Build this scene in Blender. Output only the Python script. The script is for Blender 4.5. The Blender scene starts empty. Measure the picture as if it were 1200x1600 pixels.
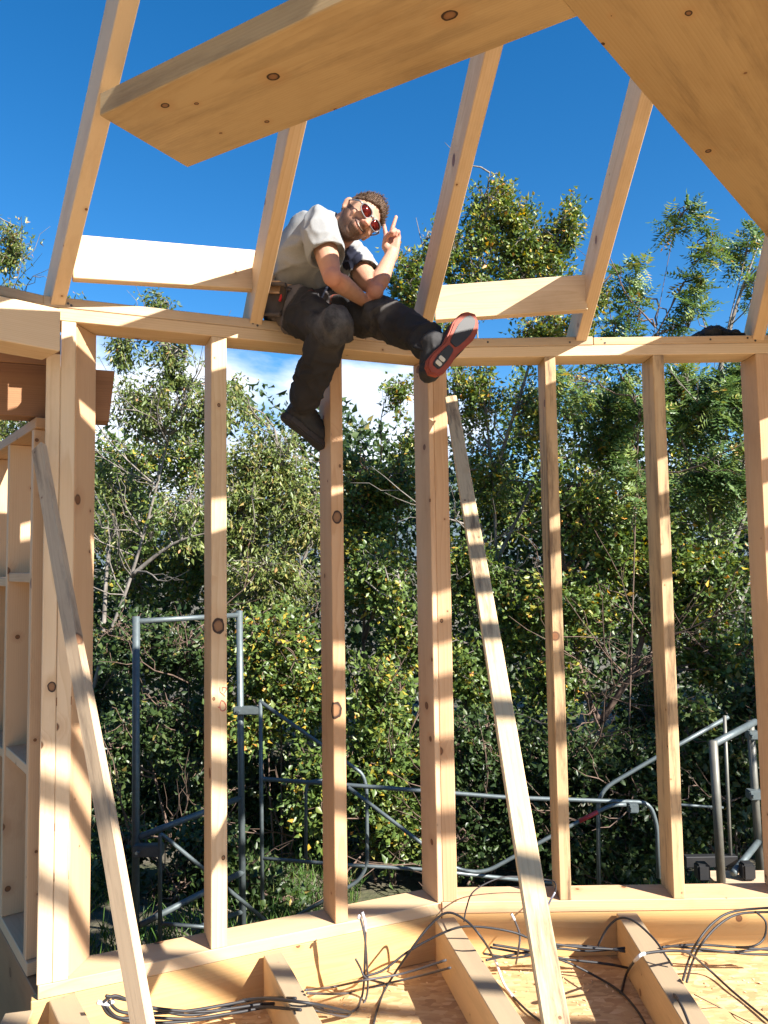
import bpy, bmesh, math, random
import numpy as np
from mathutils import Vector, Matrix, noise as mnoise
random.seed(7); RNG = np.random.default_rng(11)
S = bpy.context.scene
COL = S.collection
rad = math.radians
# ---------------------------------------------------------------- camera
EYE = Vector((0, 0, 1.58))
FPX = 1200.0
PITCH, ROLL = rad(3.9), 0.0147
_f = Vector((0, math.cos(PITCH), math.sin(PITCH))); _u0 = Vector((0, -math.sin(PITCH), math.cos(PITCH))); _r0 = Vector((1, 0, 0))
_u = _u0 * math.cos(ROLL) + _r0 * math.sin(ROLL); _r = _r0 * math.cos(ROLL) - _u0 * math.sin(ROLL)
cd = bpy.data.cameras.new('camera'); cam = bpy.data.objects.new('camera', cd); COL.objects.link(cam)
cam.matrix_world = Matrix(((_r.x, _u.x, -_f.x, EYE.x), (_r.y, _u.y, -_f.y, EYE.y), (_r.z, _u.z, -_f.z, EYE.z), (0, 0, 0, 1)))
cd.sensor_fit = 'VERTICAL'; cd.sensor_height = 24; cd.lens = FPX / 1600 * 24
cd.clip_start = 0.02; cd.clip_end = 20000
S.camera = cam
# ---------------------------------------------------------------- sun, sky, exposure
SUN_TRAVEL = Vector((-1.11, 0.874, -1.0)).normalized()
sun_el = math.asin(-SUN_TRAVEL.z)
sd = bpy.data.lights.new('sun', 'SUN'); sun = bpy.data.objects.new('sun', sd); COL.objects.link(sun)
sd.energy = 5.0; sd.angle = rad(0.53); sd.color = (1.0, 0.95, 0.88)
sun.rotation_euler = (-SUN_TRAVEL).to_track_quat('Z', 'Y').to_euler(); sun.location = (4, -4, 8)
W = bpy.data.worlds.new('World'); S.world = W; W.use_nodes = True
def N(nt, kind, **kw):
    n = nt.nodes.new(kind)
    for k, v in kw.items():
        if k.startswith('i_'):
            n.inputs[int(k[2:])].default_value = v
        else: setattr(n, k, v)
    return n
def mathn(nt, op, a, b=None, c=None, clamp=False):
    n = nt.nodes.new('ShaderNodeMath'); n.operation = op; n.use_clamp = clamp
    for i, v in enumerate((a, b, c)):
        if v is None: continue
        if isinstance(v, (int, float)): n.inputs[i].default_value = v
        else: nt.links.new(v, n.inputs[i])
    return n.outputs[0]
def ramp(nt, fac, stops, interp='LINEAR'):
    n = nt.nodes.new('ShaderNodeValToRGB'); cr = n.color_ramp; cr.interpolation = interp
    while len(cr.elements) < len(stops): cr.elements.new(0.5)
    for e, (p, c) in zip(cr.elements, stops):
        e.position = p; e.color = (c[0], c[1], c[2], 1) if not isinstance(c, (int, float)) else (c, c, c, 1)
    nt.links.new(fac, n.inputs[0]); return n.outputs[0]
def mixc(nt, fac, a, b, mode='MIX'):
    n = nt.nodes.new('ShaderNodeMix'); n.data_type = 'RGBA'; n.blend_type = mode
    for sock, v in ((n.inputs[0], fac), (n.inputs[6], a), (n.inputs[7], b)):
        if isinstance(v, (int, float)): sock.default_value = v
        elif isinstance(v, (tuple, list)): sock.default_value = (v[0], v[1], v[2], 1)
        else: nt.links.new(v, sock)
    return n.outputs[2]
nt = W.node_tree; nt.nodes.clear()
sky = N(nt, 'ShaderNodeTexSky', sky_type='NISHITA', sun_disc=False, sun_elevation=sun_el,
        sun_rotation=math.atan2(-SUN_TRAVEL.x, -SUN_TRAVEL.y), altitude=900, air_density=1.0, dust_density=0.25, ozone_density=2.6)
hs = N(nt, 'ShaderNodeHueSaturation'); hs.inputs[1].default_value = 1.36; hs.inputs[2].default_value = 1.22
nt.links.new(sky.outputs[0], hs.inputs['Color'])
tc = N(nt, 'ShaderNodeTexCoord')
sep = N(nt, 'ShaderNodeSeparateXYZ'); nt.links.new(tc.outputs['Generated'], sep.inputs[0])
mp = N(nt, 'ShaderNodeMapping'); mp.inputs['Scale'].default_value = (1, 1, 2.4); mp.inputs['Location'].default_value = (0.35, 0.0, 0.12)
nt.links.new(tc.outputs['Generated'], mp.inputs[0])
cn = N(nt, 'ShaderNodeTexNoise'); cn.inputs['Scale'].default_value = 5.0; cn.inputs['Detail'].default_value = 9; cn.inputs['Roughness'].default_value = 0.56; cn.inputs['Distortion'].default_value = 0.25
nt.links.new(mp.outputs[0], cn.inputs['Vector'])
mask = ramp(nt, sep.outputs[2], [(0.0, 1.0), (0.13, 0.9), (0.235, 0.42), (0.30, 0.0)])
cl = mathn(nt, 'ADD', cn.outputs[0], mathn(nt, 'MULTIPLY', mask, 0.30))
for (cx, cy), wd_, am in (((604, 660), .988, .34), ((200, 660), .980, .20), ((400, 590), .995, .08)):      # two cumulus banks low in the sky
    a_x, a_z = (cx - 600) / FPX, (800 - cy) / FPX
    v_ = (math.cos(PITCH) * Vector((0, 1, 0)) + Vector((a_x, 0, a_z + math.sin(PITCH)))).normalized()
    dn = N(nt, 'ShaderNodeVectorMath', operation='DOT_PRODUCT'); nt.links.new(tc.outputs['Generated'], dn.inputs[0]); dn.inputs[1].default_value = v_
    cl = mathn(nt, 'ADD', cl, mathn(nt, 'MULTIPLY', ramp(nt, dn.outputs['Value'], [(wd_, 0.0), (1 - (1 - wd_) * .15, 1.0)]), am))
cl = ramp(nt, cl, [(0.70, 0.0), (0.92, 1.0)])
cl = mathn(nt, 'MULTIPLY', cl, ramp(nt, sep.outputs[2], [(0.25, 1.0), (0.31, 0.0)]))
cl = mathn(nt, 'MULTIPLY', cl, ramp(nt, sep.outputs[1], [(0.35, 0.0), (0.7, 1.0)]))      # the cloud bank stands in the north, away from the sun
ccol = mixc(nt, ramp(nt, cn.outputs[0], [(0.35, 0.0), (0.7, 1.0)]), (4.6, 5.7, 7.6), (8.6, 9.0, 9.6))
full = mixc(nt, cl, hs.outputs[0], ccol)
bg = N(nt, 'ShaderNodeBackground'); bg.inputs[1].default_value = 0.052
nt.links.new(full, bg.inputs[0])
wo = N(nt, 'ShaderNodeOutputWorld'); nt.links.new(bg.outputs[0], wo.inputs[0])
S.view_settings.view_transform = 'Standard'; S.view_settings.look = 'None'
S.view_settings.exposure = 1.72; S.view_settings.gamma = 1
S.render.engine = 'CYCLES'
S.cycles.max_bounces = 8; S.cycles.diffuse_bounces = 5; S.cycles.transmission_bounces = 6; S.cycles.transparent_max_bounces = 8
# ---------------------------------------------------------------- pixel -> place
def ray(x, y):
    d = _f + _r * ((x - 600) / FPX) + _u * ((800 - y) / FPX)
    return d / d.y
def P(x, y, d): return EYE + ray(x, y) * d
def Pz(x, y, z):
    r_ = ray(x, y); return EYE + r_ * ((z - EYE.z) / r_.z)
def Ppl(x, y, o, n):
    r_ = ray(x, y); return EYE + r_ * ((Vector(o) - EYE).dot(n) / r_.dot(n))
# ---------------------------------------------------------------- object helpers
def tag(o, label=None, cat=None, group=None, kind=None):
    if label: o['label'] = label
    if cat: o['category'] = cat
    if group: o['group'] = group
    if kind: o['kind'] = kind
    return o
def thing(name, loc, label, cat, group=None):
    o = bpy.data.objects.new(name, None); COL.objects.link(o); o.location = loc; o.empty_display_size = 0.1
    return tag(o, label, cat, group, 'thing')
def base_matrix(o):
    m = Matrix.Translation(o.location) @ o.rotation_euler.to_matrix().to_4x4()
    if o.parent: m = base_matrix(o.parent) @ o.matrix_parent_inverse @ m
    return m
def adopt(o, parent):
    o.parent = parent
    o.matrix_parent_inverse = base_matrix(parent).inverted()
def link(name, me, mat, parent=None, loc=None):
    o = bpy.data.objects.new(name, me); COL.objects.link(o)
    if mat is not None:
        if isinstance(mat, (list, tuple)):
            for m in mat: me.materials.append(m)
        else: me.materials.append(mat)
    if loc is not None: o.location = loc
    if parent is not None: adopt(o, parent)
    return o
def obj(name, bm, mat, parent=None, smooth=False, recenter=None):
    if recenter is None: recenter = parent is None
    loc = Vector((0, 0, 0))
    if recenter and len(bm.verts):
        xs = [v.co for v in bm.verts]
        loc = Vector(((min(c.x for c in xs) + max(c.x for c in xs)) / 2, (min(c.y for c in xs) + max(c.y for c in xs)) / 2, min(c.z for c in xs)))
        bmesh.ops.translate(bm, verts=bm.verts, vec=-loc)
    me = bpy.data.meshes.new(name); bm.to_mesh(me); bm.free()
    if smooth:
        for p in me.polygons: p.use_smooth = True
    return link(name, me, mat, parent, loc)
def box_bm(lx, ly, lz, x0=0.0, bev=0.0025, cut0=0.0, cut1=0.0):
    """box from x0 to x0+lx, centred in y and z; cuts shear the ends along z"""
    bm = bmesh.new(); bmesh.ops.create_cube(bm, size=1.0)
    for v in bm.verts:
        v.co = Vector((x0 + (v.co.x + 0.5) * lx, v.co.y * ly, v.co.z * lz))
        if v.co.x < x0 + lx / 2: v.co.x += cut0 * v.co.z
        else: v.co.x += cut1 * v.co.z
    if bev: bmesh.ops.bevel(bm, geom=list(bm.edges), offset=bev, segments=1, affect='EDGES')
    return bm
def beam(name, a, b, w, h, mat, parent=None, up=(0, 0, 1), cut0=0.0, cut1=0.0, bev=0.0025, warp=0.0, **t):
    """timber along a->b (centre line), w across, h along 'up'. Local x is the grain."""
    a, b = Vector(a), Vector(b); X = (b - a); L = X.length; X.normalize()
    Z = Vector(up); Z = (Z - X * Z.dot(X)).normalized(); Y = Z.cross(X)
    bm = box_bm(L, w, h, 0, bev, cut0, cut1)
    if warp:
        bmesh.ops.subdivide_edges(bm, edges=[e for e in bm.edges if abs(e.verts[0].co.x - e.verts[1].co.x) > L * .5], cuts=14)
        s = random.random() * 50
        for v in bm.verts:
            v.co.y += warp * (mnoise.noise((v.co.x * 1.3 + s, 0, 0))); v.co.z += warp * (mnoise.noise((v.co.x * 1.3, s, 3)))
    me = bpy.data.meshes.new(name); bm.to_mesh(me); bm.free()
    o = bpy.data.objects.new(name, me); COL.objects.link(o); me.materials.append(mat)
    M = Matrix(((X.x, Y.x, Z.x, a.x), (X.y, Y.y, Z.y, a.y), (X.z, Y.z, Z.z, a.z), (0, 0, 0, 1)))
    o.location = M.to_translation(); o.rotation_euler = M.to_euler()
    if parent is not None: adopt(o, parent)
    tag(o, **t); return o
def tube(bm, pts, r, seg=8, cap=True, r1=None):
    pts = [Vector(p) for p in pts]; n = len(pts); rings = []
    T0 = (pts[1] - pts[0]).normalized()
    ref = Vector((0, 0, 1)) if abs(T0.z) < 0.9 else Vector((1, 0, 0))
    A = T0.cross(ref).normalized()
    for i, p in enumerate(pts):
        T = (pts[min(i + 1, n - 1)] - pts[max(i - 1, 0)])
        if T.length < 1e-9: T = T0
        T.normalize(); A = (A - T * A.dot(T))
        if A.length < 1e-6: A = T.orthogonal()
        A.normalize(); B = T.cross(A)
        rr = r[i] if isinstance(r, (list, tuple)) else (r if r1 is None else r + (r1 - r) * i / (n - 1))
        rings.append([bm.verts.new(p + (A * math.cos(2 * math.pi * k / seg) + B * math.sin(2 * math.pi * k / seg)) * rr) for k in range(seg)])
    for i in range(n - 1):
        for k in range(seg):
            bm.faces.new((rings[i][k], rings[i][(k + 1) % seg], rings[i + 1][(k + 1) % seg], rings[i + 1][k]))
    if cap:
        bm.faces.new(rings[0][::-1]); bm.faces.new(rings[-1])
    return bm
def smooth_path(pts, sub=6):
    pts = [Vector(p) for p in pts]; out = []
    for i in range(len(pts) - 1):
        p0, p1, p2, p3 = pts[max(i - 1, 0)], pts[i], pts[i + 1], pts[min(i + 2, len(pts) - 1)]
        for k in range(sub):
            t = k / sub
            out.append(0.5 * ((2 * p1) + (p2 - p0) * t + (2 * p0 - 5 * p1 + 4 * p2 - p3) * t * t + (3 * p1 - p0 - 3 * p2 + p3) * t ** 3))
    out.append(pts[-1]); return out
def fillet(pts, r=0.08, n=6):
    """polyline with rounded corners (bent tube)"""
    pts = [Vector(p) for p in pts]; out = [pts[0]]
    for i in range(1, len(pts) - 1):
        a, b, c = pts[i - 1], pts[i], pts[i + 1]
        d = min(r, (a - b).length * .45, (c - b).length * .45)
        s, e = b + (a - b).normalized() * d, b + (c - b).normalized() * d
        for k in range(n + 1):
            t = k / n; out.append(s * (1 - t) ** 2 + b * 2 * t * (1 - t) + e * t * t)
    out.append(pts[-1]); return out
# ---------------------------------------------------------------- materials
def newmat(name):
    m = bpy.data.materials.new(name); m.use_nodes = True
    t = m.node_tree; b = t.nodes['Principled BSDF']; return m, t, b
def bump(t, b, h, strength=0.3, dist=0.002):
    n = N(t, 'ShaderNodeBump'); n.inputs['Strength'].default_value = strength; n.inputs['Distance'].default_value = dist
    t.links.new(h, n.inputs['Height']); t.links.new(n.outputs[0], b.inputs['Normal'])
def wood(name, light, dark, knots=1.0, dusty_top=0.0, dirt=0.0, rough=0.62, knot_scale=5.0, knot_r=0.058, weather=0.0):
    m, t, b = newmat(name)
    tc = N(t, 'ShaderNodeTexCoord'); oi = N(t, 'ShaderNodeObjectInfo')
    off = N(t, 'ShaderNodeCombineXYZ')
    t.links.new(mathn(t, 'MULTIPLY', oi.outputs['Random'], 37.0), off.inputs[0])
    t.links.new(mathn(t, 'MULTIPLY', oi.outputs['Random'], 0.06), off.inputs[1])
    t.links.new(mathn(t, 'SINE', mathn(t, 'MULTIPLY', oi.outputs['Random'], 91.0)), off.inputs[2])
    va = N(t, 'ShaderNodeVectorMath', operation='ADD'); t.links.new(tc.outputs['Object'], va.inputs[0]); t.links.new(off.outputs[0], va.inputs[1])
    V = va.outputs[0]
    # knots: cells stretched across the board, one in a few carries a knot
    ns = N(t, 'ShaderNodeSeparateXYZ'); t.links.new(tc.outputs['Normal'], ns.inputs[0])
    vs_ = N(t, 'ShaderNodeSeparateXYZ'); t.links.new(V, vs_.inputs[0])
    side = mathn(t, 'GREATER_THAN', mathn(t, 'ABSOLUTE', ns.outputs[1]), .5)
    across = mathn(t, 'MULTIPLY_ADD', side, mathn(t, 'SUBTRACT', vs_.outputs[2], vs_.outputs[1]), vs_.outputs[1])
    face = mathn(t, 'ADD', mathn(t, 'MULTIPLY', mathn(t, 'SIGN', mathn(t, 'ADD', ns.outputs[1], ns.outputs[2])), 5.3), mathn(t, 'MULTIPLY', side, 3.1))
    kc = N(t, 'ShaderNodeCombineXYZ'); t.links.new(mathn(t, 'MULTIPLY', mathn(t, 'ADD', vs_.outputs[0], face), knot_scale), kc.inputs[0]); t.links.new(mathn(t, 'MULTIPLY', across, knot_scale), kc.inputs[1])
    kv = N(t, 'ShaderNodeTexVoronoi'); kv.voronoi_dimensions = '2D'; kv.inputs['Scale'].default_value = 1.0; t.links.new(kc.outputs[0], kv.inputs['Vector'])
    sc = N(t, 'ShaderNodeSeparateColor'); t.links.new(kv.outputs['Color'], sc.inputs[0])
    ksz = mathn(t, 'MULTIPLY_ADD', mathn(t, 'POWER', sc.outputs[1], 2.2), knot_r * 1.7, knot_r * .28)
    kd = mathn(t, 'DIVIDE', kv.outputs['Distance'], ksz)
    has = mathn(t, 'GREATER_THAN', sc.outputs[0], 1.0 - 0.46 * knots)
    kmask = mathn(t, 'MULTIPLY', ramp(t, kd, [(0.72, 1.0), (1.0, 0.0)]), has)
    khalo = mathn(t, 'MULTIPLY', ramp(t, mathn(t, 'DIVIDE', kd, 3.0), [(0.2, 1.0), (1.0, 0.0)]), has)
    # growth rings: distance from a wandering pith line
    wn = N(t, 'ShaderNodeTexNoise'); wm = N(t, 'ShaderNodeMapping'); wm.inputs['Scale'].default_value = (0.9, 5, 5)
    t.links.new(V, wm.inputs[0]); t.links.new(wm.outputs[0], wn.inputs['Vector']); wn.inputs['Scale'].default_value = 1.0; wn.inputs['Detail'].default_value = 3
    sv = N(t, 'ShaderNodeSeparateXYZ'); t.links.new(tc.outputs['Object'], sv.inputs[0])
    yy = mathn(t, 'ADD', sv.outputs[1], mathn(t, 'MULTIPLY_ADD', oi.outputs['Random'], 0.12, -0.02))
    zz = mathn(t, 'ADD', sv.outputs[2], mathn(t, 'MULTIPLY_ADD', mathn(t, 'FRACT', mathn(t, 'MULTIPLY', oi.outputs['Random'], 17.3)), -0.16, 0.01))
    rr = mathn(t, 'SQRT', mathn(t, 'ADD', mathn(t, 'MULTIPLY', yy, yy), mathn(t, 'MULTIPLY', zz, zz)))
    rr = mathn(t, 'ADD', rr, mathn(t, 'MULTIPLY', wn.outputs[0], 0.045))
    rr = mathn(t, 'ADD', rr, mathn(t, 'MULTIPLY', khalo, 0.012))
    ring = mathn(t, 'FRACT', mathn(t, 'MULTIPLY', rr, 150.0))
    ringv = ramp(t, ring, [(0.0, 0.0), (0.75, 0.55), (0.92, 1.0), (1.0, 0.0)])
    fn = N(t, 'ShaderNodeTexNoise'); fm = N(t, 'ShaderNodeMapping'); fm.inputs['Scale'].default_value = (5, 240, 240)
    t.links.new(V, fm.inputs[0]); t.links.new(fm.outputs[0], fn.inputs['Vector']); fn.inputs['Scale'].default_value = 1.0; fn.inputs['Detail'].default_value = 4
    bn = N(t, 'ShaderNodeTexNoise'); bmn = N(t, 'ShaderNodeMapping'); bmn.inputs['Scale'].default_value = (1.1, 9, 9)
    t.links.new(V, bmn.inputs[0]); t.links.new(bmn.outputs[0], bn.inputs['Vector']); bn.inputs['Scale'].default_value = 1.0; bn.inputs['Detail'].default_value = 5
    g = mathn(t, 'ADD', mathn(t, 'MULTIPLY', ringv, 0.34), mathn(t, 'MULTIPLY_ADD', bn.outputs[0], 0.8, -0.25))
    g = mathn(t, 'ADD', g, mathn(t, 'MULTIPLY_ADD', fn.outputs[0], 0.34, -0.17), clamp=True)
    # each board its own tone
    tone = mathn(t, 'FRACT', mathn(t, 'MULTIPLY', oi.outputs['Random'], 7.77))
    g2 = mathn(t, 'ADD', g, mathn(t, 'MULTIPLY_ADD', tone, 0.80, -0.38), clamp=True)
    c = mixc(t, g2, light, dark)
    c = mixc(t, mathn(t, 'MULTIPLY', khalo, 0.35), c, (dark[0] * .8, dark[1] * .62, dark[2] * .5))
    kcol = mixc(t, ramp(t, kd, [(0.0, 0.2), (0.55, 0.0), (0.78, 1.0), (1.0, 1.0)]), (0.20, 0.085, 0.035), (0.05, 0.022, 0.012))
    c = mixc(t, kmask, c, kcol)
    sn = N(t, 'ShaderNodeTexNoise'); sm = N(t, 'ShaderNodeMapping'); sm.inputs['Scale'].default_value = (1.7, 5, 5); t.links.new(V, sm.inputs[0]); t.links.new(sm.outputs[0], sn.inputs['Vector']); sn.inputs['Scale'].default_value = 1.0; sn.inputs['Detail'].default_value = 7; sn.inputs['Roughness'].default_value = 0.68
    c = mixc(t, ramp(t, sn.outputs[0], [(0.50, 0.0), (0.74, 0.50)]), c, (dark[0] * .72, dark[1] * .66, dark[2] * .62))
    if dirt:
        dn = N(t, 'ShaderNodeTexNoise'); dm = N(t, 'ShaderNodeMapping'); dm.inputs['Scale'].default_value = (2.2, 17, 17)
        t.links.new(V, dm.inputs[0]); t.links.new(dm.outputs[0], dn.inputs['Vector']); dn.inputs['Scale'].default_value = 1.0; dn.inputs['Detail'].default_value = 8; dn.inputs['Roughness'].default_value = 0.7
        c = mixc(t, mathn(t, 'MULTIPLY', ramp(t, dn.outputs[0], [(0.50, 0.0), (0.64, 1.0)]), dirt), c, (0.085, 0.052, 0.032))
    if weather:
        c = mixc(t, weather, c, (0.33, 0.27, 0.20))
    if dusty_top: c = mixc(t, mathn(t, 'MULTIPLY', ramp(t, ns.outputs[2], [(0.6, 0.0), (0.8, 1.0)]), dusty_top), c, (0.26, 0.205, 0.145))
    t.links.new(c, b.inputs['Base Color']); b.inputs['Roughness'].default_value = rough
    b.inputs['Specular IOR Level'].default_value = 0.3
    bump(t, b, mathn(t, 'ADD', mathn(t, 'MULTIPLY', fn.outputs[0], 0.7), mathn(t, 'MULTIPLY', ringv, 0.3)), 0.22, 0.0012)
    return m
M = {}
M['spruce'] = wood('spruce', (0.635, 0.480, 0.310), (0.455, 0.290, 0.148))
M['larch'] = wood('larch', (0.588, 0.386, 0.227), (0.420, 0.227, 0.105))
M['dirty'] = wood('dirty_spruce', (0.571, 0.420, 0.244), (0.403, 0.260, 0.134), dirt=0.8)
M['weathered'] = wood('weathered_spruce', (0.521, 0.378, 0.244), (0.353, 0.235, 0.143), dirt=0.35, weather=0.25)
M['panel'] = wood('plank_panel', (0.437, 0.315, 0.168), (0.319, 0.210, 0.097), knots=0.3, knot_scale=3.2, knot_r=0.03, dirt=0.26)
M['glulam'] = wood('glulam', (0.590, 0.375, 0.165), (0.455, 0.255, 0.090), knots=0.5)
M['old'] = wood('old_batten', (0.50, 0.365, 0.23), (0.33, 0.22, 0.135), dirt=0.55)
M['greyed'] = wood('greyed_plank', (0.353, 0.286, 0.210), (0.218, 0.168, 0.118), knots=0.9, knot_r=0.12, dirt=0.5)
def knot_spots(o, pts):
    """give one timber its own material with knots at chosen places (local points, radius)"""
    m = o.data.materials[0].copy(); o.data.materials[0] = m; t = m.node_tree; b = t.nodes['Principled BSDF']
    src = b.inputs['Base Color'].links[0].from_socket; inv = base_matrix(o).inverted(); tc = N(t, 'ShaderNodeTexCoord')
    wn = N(t, 'ShaderNodeTexNoise'); wn.inputs['Scale'].default_value = 40; t.links.new(tc.outputs['Object'], wn.inputs['Vector'])
    for w, r in pts:
        q = inv @ Vector(w)
        d = N(t, 'ShaderNodeVectorMath', operation='SUBTRACT'); t.links.new(tc.outputs['Object'], d.inputs[0]); d.inputs[1].default_value = q
        s_ = N(t, 'ShaderNodeVectorMath', operation='MULTIPLY'); t.links.new(d.outputs[0], s_.inputs[0]); s_.inputs[1].default_value = (.85 / r, 1.1 / r, 1.1 / r)
        l_ = N(t, 'ShaderNodeVectorMath', operation='LENGTH'); t.links.new(s_.outputs[0], l_.inputs[0])
        dd = mathn(t, 'ADD', l_.outputs['Value'], mathn(t, 'MULTIPLY_ADD', wn.outputs[0], .5, -.25))
        src = mixc(t, mathn(t, 'MULTIPLY', ramp(t, mathn(t, 'DIVIDE', dd, 3), [(.3, 1.0), (1.0, 0.0)]), .35), src, (.36, .19, .075))
        src = mixc(t, ramp(t, dd, [(.92, 1.0), (1.08, 0.0)]), src, mixc(t, ramp(t, dd, [(.35, 0.0), (.62, .25), (.74, 1.0), (1.0, 1.0)]), (.22, .11, .05), (.03, .014, .008)))
    t.links.new(src, b.inputs['Base Color'])
def osb(name):
    m, t, b = newmat(name); tc = N(t, 'ShaderNodeTexCoord')
    cols = []; hs_ = []
    for k, (rot, sc) in enumerate(((0.9, (26, 60, 1)), (1.75, (28, 64, 1)), (2.5, (24, 58, 1)))):
        mp = N(t, 'ShaderNodeMapping'); mp.inputs['Rotation'].default_value = (0, 0, rot); mp.inputs['Scale'].default_value = sc; mp.inputs['Location'].default_value = (k * 3.1, k * 1.7, 0)
        t.links.new(tc.outputs['Object'], mp.inputs[0])
        v = N(t, 'ShaderNodeTexVoronoi'); v.inputs['Scale'].default_value = 1; v.voronoi_dimensions = '2D'; t.links.new(mp.outputs[0], v.inputs['Vector'])
        s = N(t, 'ShaderNodeSeparateColor'); t.links.new(v.outputs['Color'], s.inputs[0]); cols.append(s)
    pick = mathn(t, 'GREATER_THAN', cols[0].outputs[1], 0.55); pick2 = mathn(t, 'GREATER_THAN', cols[1].outputs[1], 0.55)
    val = mathn(t, 'MULTIPLY_ADD', pick2, mathn(t, 'SUBTRACT', cols[1].outputs[0], cols[2].outputs[0]), cols[2].outputs[0])
    val = mathn(t, 'MULTIPLY_ADD', pick, mathn(t, 'SUBTRACT', cols[0].outputs[0], val), val)
    c = ramp(t, val, [(0.0, (0.38, 0.225, 0.10)), (0.35, (0.48, 0.30, 0.14)), (0.7, (0.54, 0.35, 0.165)), (1.0, (0.62, 0.44, 0.24))])
    n = N(t, 'ShaderNodeTexNoise'); n.inputs['Scale'].default_value = 5; n.inputs['Detail'].default_value = 6; t.links.new(tc.outputs['Object'], n.inputs['Vector'])
    c = mixc(t, ramp(t, n.outputs[0], [(0.45, 0.0), (0.75, 0.45)]), c, (0.40, 0.25, 0.11))
    t.links.new(c, b.inputs['Base Color']); b.inputs['Roughness'].default_value = 0.7
    bump(t, b, val, 0.35, 0.002); return m
M['osb'] = osb('osb_board')
def plain(name, col, rough=0.5, metal=0.0, var=0.15, scale=30, b_=0.15, dist=0.002, spec=0.5):
    m, t, b = newmat(name); tc = N(t, 'ShaderNodeTexCoord')
    n = N(t, 'ShaderNodeTexNoise'); n.inputs['Scale'].default_value = scale; n.inputs['Detail'].default_value = 6; t.links.new(tc.outputs['Object'], n.inputs['Vector'])
    c = mixc(t, n.outputs[0], tuple(x * (1 - var) for x in col), tuple(min(1, x * (1 + var)) for x in col))
    t.links.new(c, b.inputs['Base Color']); b.inputs['Roughness'].default_value = rough; b.inputs['Metallic'].default_value = metal
    b.inputs['Specular IOR Level'].default_value = spec
    if b_: bump(t, b, n.outputs[0], b_, dist)
    return m
def galvanised(name):
    m, t, b = newmat(name); tc = N(t, 'ShaderNodeTexCoord')
    n = N(t, 'ShaderNodeTexNoise'); n.inputs['Scale'].default_value = 18; n.inputs['Detail'].default_value = 8; n.inputs['Roughness'].default_value = 0.65; t.links.new(tc.outputs['Object'], n.inputs['Vector'])
    v = N(t, 'ShaderNodeTexVoronoi'); v.inputs['Scale'].default_value = 60; t.links.new(tc.outputs['Object'], v.inputs['Vector'])
    s = N(t, 'ShaderNodeSeparateColor'); t.links.new(v.outputs['Color'], s.inputs[0])
    c = mixc(t, mathn(t, 'MULTIPLY', s.outputs[0], 0.4), (0.105, 0.13, 0.135), (0.16, 0.185, 0.19))
    c = mixc(t, ramp(t, n.outputs[0], [(0.55, 0.0), (0.75, 0.55)]), c, (0.085, 0.088, 0.085))
    t.links.new(c, b.inputs['Base Color']); b.inputs['Metallic'].default_value = 0.45
    t.links.new(ramp(t, n.outputs[0], [(0.3, 0.38), (0.7, 0.62)]), b.inputs['Roughness']); return m
M['zinc'] = galvanised('galvanised_steel')
# ================================================================ the timber house
Z_PLATE, Z_UNDER, Z_MID, Z_TOP = 0.22, 2.445, 2.491, 2.528           # top of the sill, underside and top of the wall plate
DEPTH = 0.145
Zu = Vector((0, 0, 1))
def V2(p): return Vector((p[0], p[1], 0))
L0 = Pz(59, 1541, Z_PLATE); R1_ = Pz(690, 1410, Z_PLATE)
uL = V2(R1_ - L0).normalized(); nL = Vector((-uL.y, uL.x, 0))              # left wall, normal points outdoors
LO = V2(L0); L_LEN = (V2(R1_) - LO).length
uR = Vector((1, 0, 0)); nR = Vector((0, 1, 0)); RO = V2(R1_); R_LEN = 1.46
CEN = RO + uR * (R_LEN / 2) - nR * (R_LEN / 2 / math.tan(rad(11.25)))      # middle of the sixteen sided room
def wall_pt(o, u, n, s, d, z): return o + u * s + n * d + Zu * z
def s_at(px, py, o, u, n): return (Ppl(px, py, o, n) - o).dot(u)
# ---- left wall
wl = thing('wall_frame', LO, 'open timber wall frame on the left, its top plate carrying the sitting man', 'wall frame', 'stud wall frames of the round house')
wr = thing('wall_frame', RO + uR * .7, 'open timber wall frame on the right, standing square to the view with dirty studs', 'wall frame', 'stud wall frames of the round house')
def plate(parent, o, u, n, s0, s1, z0, z1, name, mat, dep=DEPTH, off=0.0, c0=0.0, c1=0.0, **t):
    mid = dep / 2 + off
    s0 += c0 * dep / 2; s1 += c1 * dep / 2
    return beam(name, wall_pt(o, u, n, s0, mid, (z0 + z1) / 2), wall_pt(o, u, n, s1, mid, (z0 + z1) / 2), z1 - z0, dep, mat, parent, up=n, cut0=c0, cut1=c1, **t)
k = math.tan(rad(11.25))
plate(wl, LO, uL, nL, 0.0, L_LEN - 0.001, 0.175, Z_PLATE, 'bottom_plate', M['spruce'], c1=k)
plate(wl, LO, uL, nL, 0.0, L_LEN - 0.001, Z_UNDER, Z_MID - .0005, 'top_plate', M['spruce'], c1=k)
plate(wr, RO, uR, nR, 0.001, R_LEN + .3, 0.175, Z_PLATE, 'bottom_plate', M['larch'], c0=-k)
plate(wr, RO, uR, nR, 0.001, R_LEN + .3, Z_UNDER, Z_MID - .0005, 'top_plate', M['spruce'], c0=-k)
s = s_at(926, 527, RO, uR, nR)
plate(wl, LO, uL, nL, -0.02, L_LEN - .001, Z_MID, Z_TOP, 'upper_plate', M['weathered'], off=-0.002, c1=k)
plate(wr, RO, uR, nR, 0.001, s, Z_MID, Z_TOP, 'upper_plate', M['weathered'], off=-0.002, c0=-k)
plate(wr, RO, uR, nR, s + .003, R_LEN + .3, Z_MID, Z_TOP - .004, 'upper_plate', M['spruce'], off=0.0)
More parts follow.
